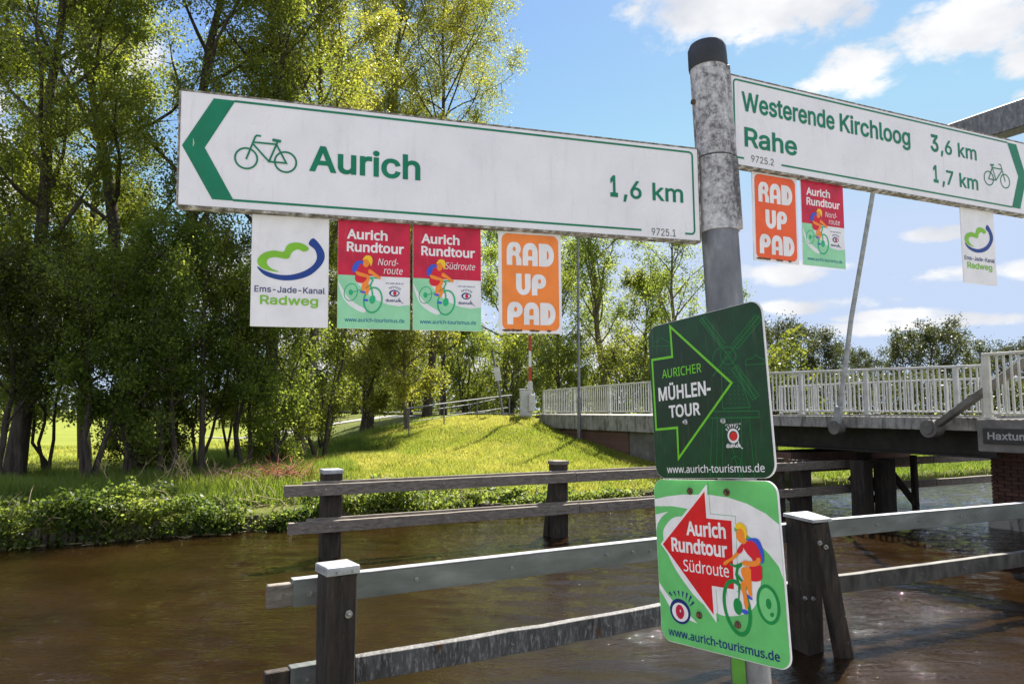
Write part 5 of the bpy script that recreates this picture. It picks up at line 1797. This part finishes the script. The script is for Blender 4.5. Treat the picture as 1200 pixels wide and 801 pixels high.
# distant trees: a few prototypes, copied
protos = []
for i in range(3):
    protos.append(make_tree('distant_tree', 'x', 'tree', 0, 100, 9.4, .22, .16, 3.6, 20, 7500, .24, 90 + i, 'leaf_far', spread=.42, z=.6, prof=lambda t: math.sin(math.pi * min(1, .22 + .7 * t)) ** .5))
spots = []
rt = random.Random(21)
for k, (pxx, Y, s_) in enumerate(((905, 80, 1.08), (935, 86, 1.10), (968, 82, .96), (1003, 88, .86), (1022, 96, .80), (1058, 84, .98), (1088, 80, 1.06), (1118, 82, 1.02), (1150, 92, .92), (1182, 90, .94), (1215, 90, .95), (1240, 86, .96))):
    spots.append((pxx, Y, s_, ('leftmost', 'second from the left', 'third from the left', 'low one just left of the lift rod', 'low one just right of the lift rod', 'tall one midway between rod and stay', 'tallest crown before the stay', 'broad one right above the stay', 'one over the pier railing corner', 'one over the pier railing middle', 'one cut by the right frame edge', 'one just outside the right frame edge')[k] + ' of the distant olive trees behind the bridge', 'distant trees behind the bridge'))
for k, (pxx, Y, s_, lab, grp) in enumerate(spots):
    pr = protos[k % 3]
    if k < 3:
        o = pr
    else:
        o = pr.copy(); C.objects.link(o)
        for ch in pr.children:
            c = ch.copy(); C.objects.link(c); c.parent = o
    o.location = (X_(pxx, Y), Y, .45)
    o.scale = (s_ * rt.uniform(.9, 1.15), s_ * rt.uniform(.9, 1.15), s_)
    o.rotation_euler = (0, 0, rt.uniform(0, 6.28))
    o['label'] = lab; o['group'] = grp


def leaf_bank(name, label, a, b, base, top, depth, n_, size, mat, seed, rough=.5):
    t = rng.random(n_); L_ = (V3(*b) - V3(*a)).length
    x = a[0] + (b[0] - a[0]) * t; y = a[1] + (b[1] - a[1]) * t
    dn = rng.normal(size=n_) * depth; y = y + dn
    hh = top * (1 - rough * .5 + rough * vnoise(t * L_, dn * 0, 14 / max(8, top * 3), seed) + .18 * vnoise(t * L_, dn, 40 / max(8, top * 3), seed + 1))
    z = base + hh * np.sqrt(np.clip(1 - (dn / (depth * 2.6)) ** 2, .05, 1)) * rng.uniform(0, 1, n_) ** .7
    tint = .5 + .5 * vnoise(x, z * 2, 1.2, seed + 2) + rng.normal(size=n_) * .15
    tag(link(name, leaf_mesh(name, np.stack([x, y, z], 1), size, M[mat], tint, aspect=.8)), label=label, cat='wood', kind='stuff')


# ================================================================== low growth
def canal_pts(u, v, z):
    return np.stack([u * UU.x + v * VV.x, u * UU.y + v * VV.y, z], 1)


def vnoise(u, v, s_, seed=0):
    r = np.random.default_rng(seed)
    tot = np.zeros_like(u)
    for k in range(6):
        a = r.uniform(0, 6.28); f = s_ * r.uniform(.6, 1.7); ph = r.uniform(0, 6.28)
        tot += np.sin((u * math.cos(a) + v * math.sin(a)) * f + ph)
    return tot / 6


leaf_bank('far_wood', 'low far wood on the horizon beyond the meadow', (-150, 118), (-8, 112),   .4, 7.0, 3., 18000, .55, 'leaf_far', 3)
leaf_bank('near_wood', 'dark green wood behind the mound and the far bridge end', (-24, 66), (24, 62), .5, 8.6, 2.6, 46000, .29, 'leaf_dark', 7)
leaf_bank('hedge', 'dark hedge seen through the bridge railing', (19, 60), (60, 66), .4, 5.4, 1.8, 30000, .26, 'leaf_far', 9, .25)

# herbs and brambles spilling over the bank edge
N1 = 108000
u = rng.uniform(-10, 13.2, N1); v = 14.86 + np.abs(rng.normal(size=N1)) * .62
lf = 1 / (1 + np.exp((u - 5.4) * 1.6))
prof1 = .40 + .55 * vnoise(u, v * .3, 1.3, 3) + .42 * vnoise(u, v, 4.2, 4) + .30 * vnoise(u, v, 11, 6)
hm = prof1 * (lf * .95 + (1 - lf) * .42)
hm = np.maximum(hm, .03) * np.exp(-np.maximum(v - 15.7, 0) * .9)
z = terrain(u, np.maximum(v, 15.12)) - .12 + hm * rng.uniform(0, 1, N1) ** .6
front = (rng.random(N1) < .34) & (u < 11) & (vnoise(u, u * 0, 2.4, 17) > -.45 - .2 * (u < 5))
z = np.where(front, rng.uniform(.06, 1, N1) * np.where(u < 5.4, np.clip(.3 + prof1, .2, .8), .36), z); v = np.where(front, 14.76 + rng.normal(size=N1) * .10, v)
den = vnoise(u, v * .5 + z * 2, 4.5, 8)
keep = den + rng.normal(size=N1) * .16 > -.16
u, v, z = u[keep], v[keep], z[keep]
tint = .45 + 1.1 * vnoise(u, v, 2.2, 5) + rng.normal(size=len(u)) * .25
tag(link('bank_herbs', leaf_mesh('bank_herbs', canal_pts(u, v, z), .080, M['leaf_bank'], tint, flat=.8, aspect=.75)),
    label='bright green brambles and herbs hanging over the far canal bank', cat='undergrowth', kind='stuff')


def blades(name, ur, vr, n_, h0, h1, w, mat, label, mask=None, lean=.5):
    u = rng.uniform(*ur, n_); v = rng.uniform(*vr, n_)
    if mask is not None:
        k = mask(u, v); u, v = u[k], v[k]; n_ = len(u)
    z = terrain(u, v) - .01
    P = canal_pts(u, v, z)
    cl = (.55 + .45 * vnoise(u, v, 5, 11))
    h = rng.uniform(h0, h1, n_) * (.6 + .8 * np.clip(cl, 0, 1.2))
    a = rng.uniform(0, 6.28, n_)
    d = np.stack([np.cos(a), np.sin(a), np.zeros(n_)], 1)
    l = rng.normal(size=(n_, 3)) * lean * .5; l[:, 2] = 1; l *= h[:, None]
    V = np.empty((n_, 3, 3)); V[:, 0] = P - d * w / 2; V[:, 1] = P + d * w / 2; V[:, 2] = P + l
    t = .48 + .75 * vnoise(u, v, 1.1, 12) + .35 * vnoise(u, v, 4.5, 13) + rng.normal(size=n_) * .2
    tag(link(name, quads(name, V, mat, t, nv=3)), label=label, cat='grass', kind='stuff')


blades('mown_grass', (3.2, 13.5), (15.2, 30), 190000, .05, .13, .022, M['blade'], 'short mown grass in sunlight on the mound beside the bridge', lean=.9)
blades('rough_grass', (1.5, 10.5), (16.5, 30), 60000, .14, .34, .022, M['blade_g'], 'taller rough green grass on the left side of the mound', mask=lambda u, v: vnoise(u, v, 1.5, 15) + (6.2 - u) * .35 + (v - 22) * .12 > .15, lean=.6)
blades('shaded_grass', (-12, 4), (15.6, 21.5), 65000, .14, .36, .024, M['blade_g'], 'long dark grass in the shade under the bank trees', lean=.6)
blades('meadow_grass', (-22, 6), (21, 40), 42000, .06, .14, .04, M['blade'], 'sunlit short meadow grass beyond the tree row', lean=.7)
blades('far_bank_grass', (17.8, 34), (14.9, 24), 42000, .06, .2, .035, M['blade_g'], 'bright green bank grass beyond the bridge', lean=.7)

# brush pile and dead stems
for nm, mt, n_, cx, cy, sx, sy, hh_, lab in (('brush_pile', 'twig', 170, -5.9, 16.4, .9, .5, .55, 'heap of dead brown twigs on the shaded bank'), ('brush_pile', 'twig_red', 90, -5.05, 16.6, .35, .3, .6, 'small heap of reddish dead twigs on the bank, right of the brown one'),
                                         ('dead_stem', 'debris', 26, -6.95, 15.5, .9, .35, .9, 'few upright pale dead stems at the bank edge')):
    mb = MB(); r = random.Random(n_)
    for k in range(n_):
        x, y = r.gauss(cx, sx * .6), r.gauss(cy, sy * .5)
        zg = float(terrain(*at_plane_uv(x, y)))
        a = r.random() * 6.28; l = r.uniform(.25, .75) * (1 if nm != 'dead_stem' else .8); up = r.uniform(-.1, .8) if nm != 'dead_stem' else r.uniform(1.5, 3)
        d = V3(math.cos(a), math.sin(a), up).normalized() * l
        p = V3(x, y, zg + r.uniform(0, hh_ * .4)); q = p + d * .5 + V3(r.gauss(0, .05), r.gauss(0, .05), 0); e = p + d + V3(0, 0, -.06 * l)
        mb.tube([p, q, e], [.011, .008, .003], 4, cap=False)
        for j in range(2):
            f = q.lerp(e, r.random()); mb.tube([f, f + d * .3 + V3(r.gauss(0, .1), r.gauss(0, .1), r.gauss(0, .08))], [.005, .002], 3, cap=False)
    tag(mb.build(nm, M[mt]), label=lab, cat='dead twigs', kind='stuff')

# pale shoots and hanging stems among the brambles
mb = MB(); r = random.Random(77)
for k in range(150):
    u = r.uniform(-6, 6.5); v = r.gauss(15.0, .22); p = W(u, v, float(terrain(u, max(v, 15.12))) + r.uniform(.0, .35))
    a = r.random() * 6.28; l = r.uniform(.25, .8); up = r.uniform(-.6, 1.6)
    d = V3(math.cos(a), math.sin(a), up).normalized() * l
    mb.tube([p, p + d * .5 + V3(0, 0, .05), p + d + V3(0, 0, -.1 * l)], [.009, .007, .003], 4, cap=False)
tag(mb.build('bramble_stems', M['debris']), label='pale dry stems sticking out of the green growth on the bank', cat='dry stems', kind='stuff')
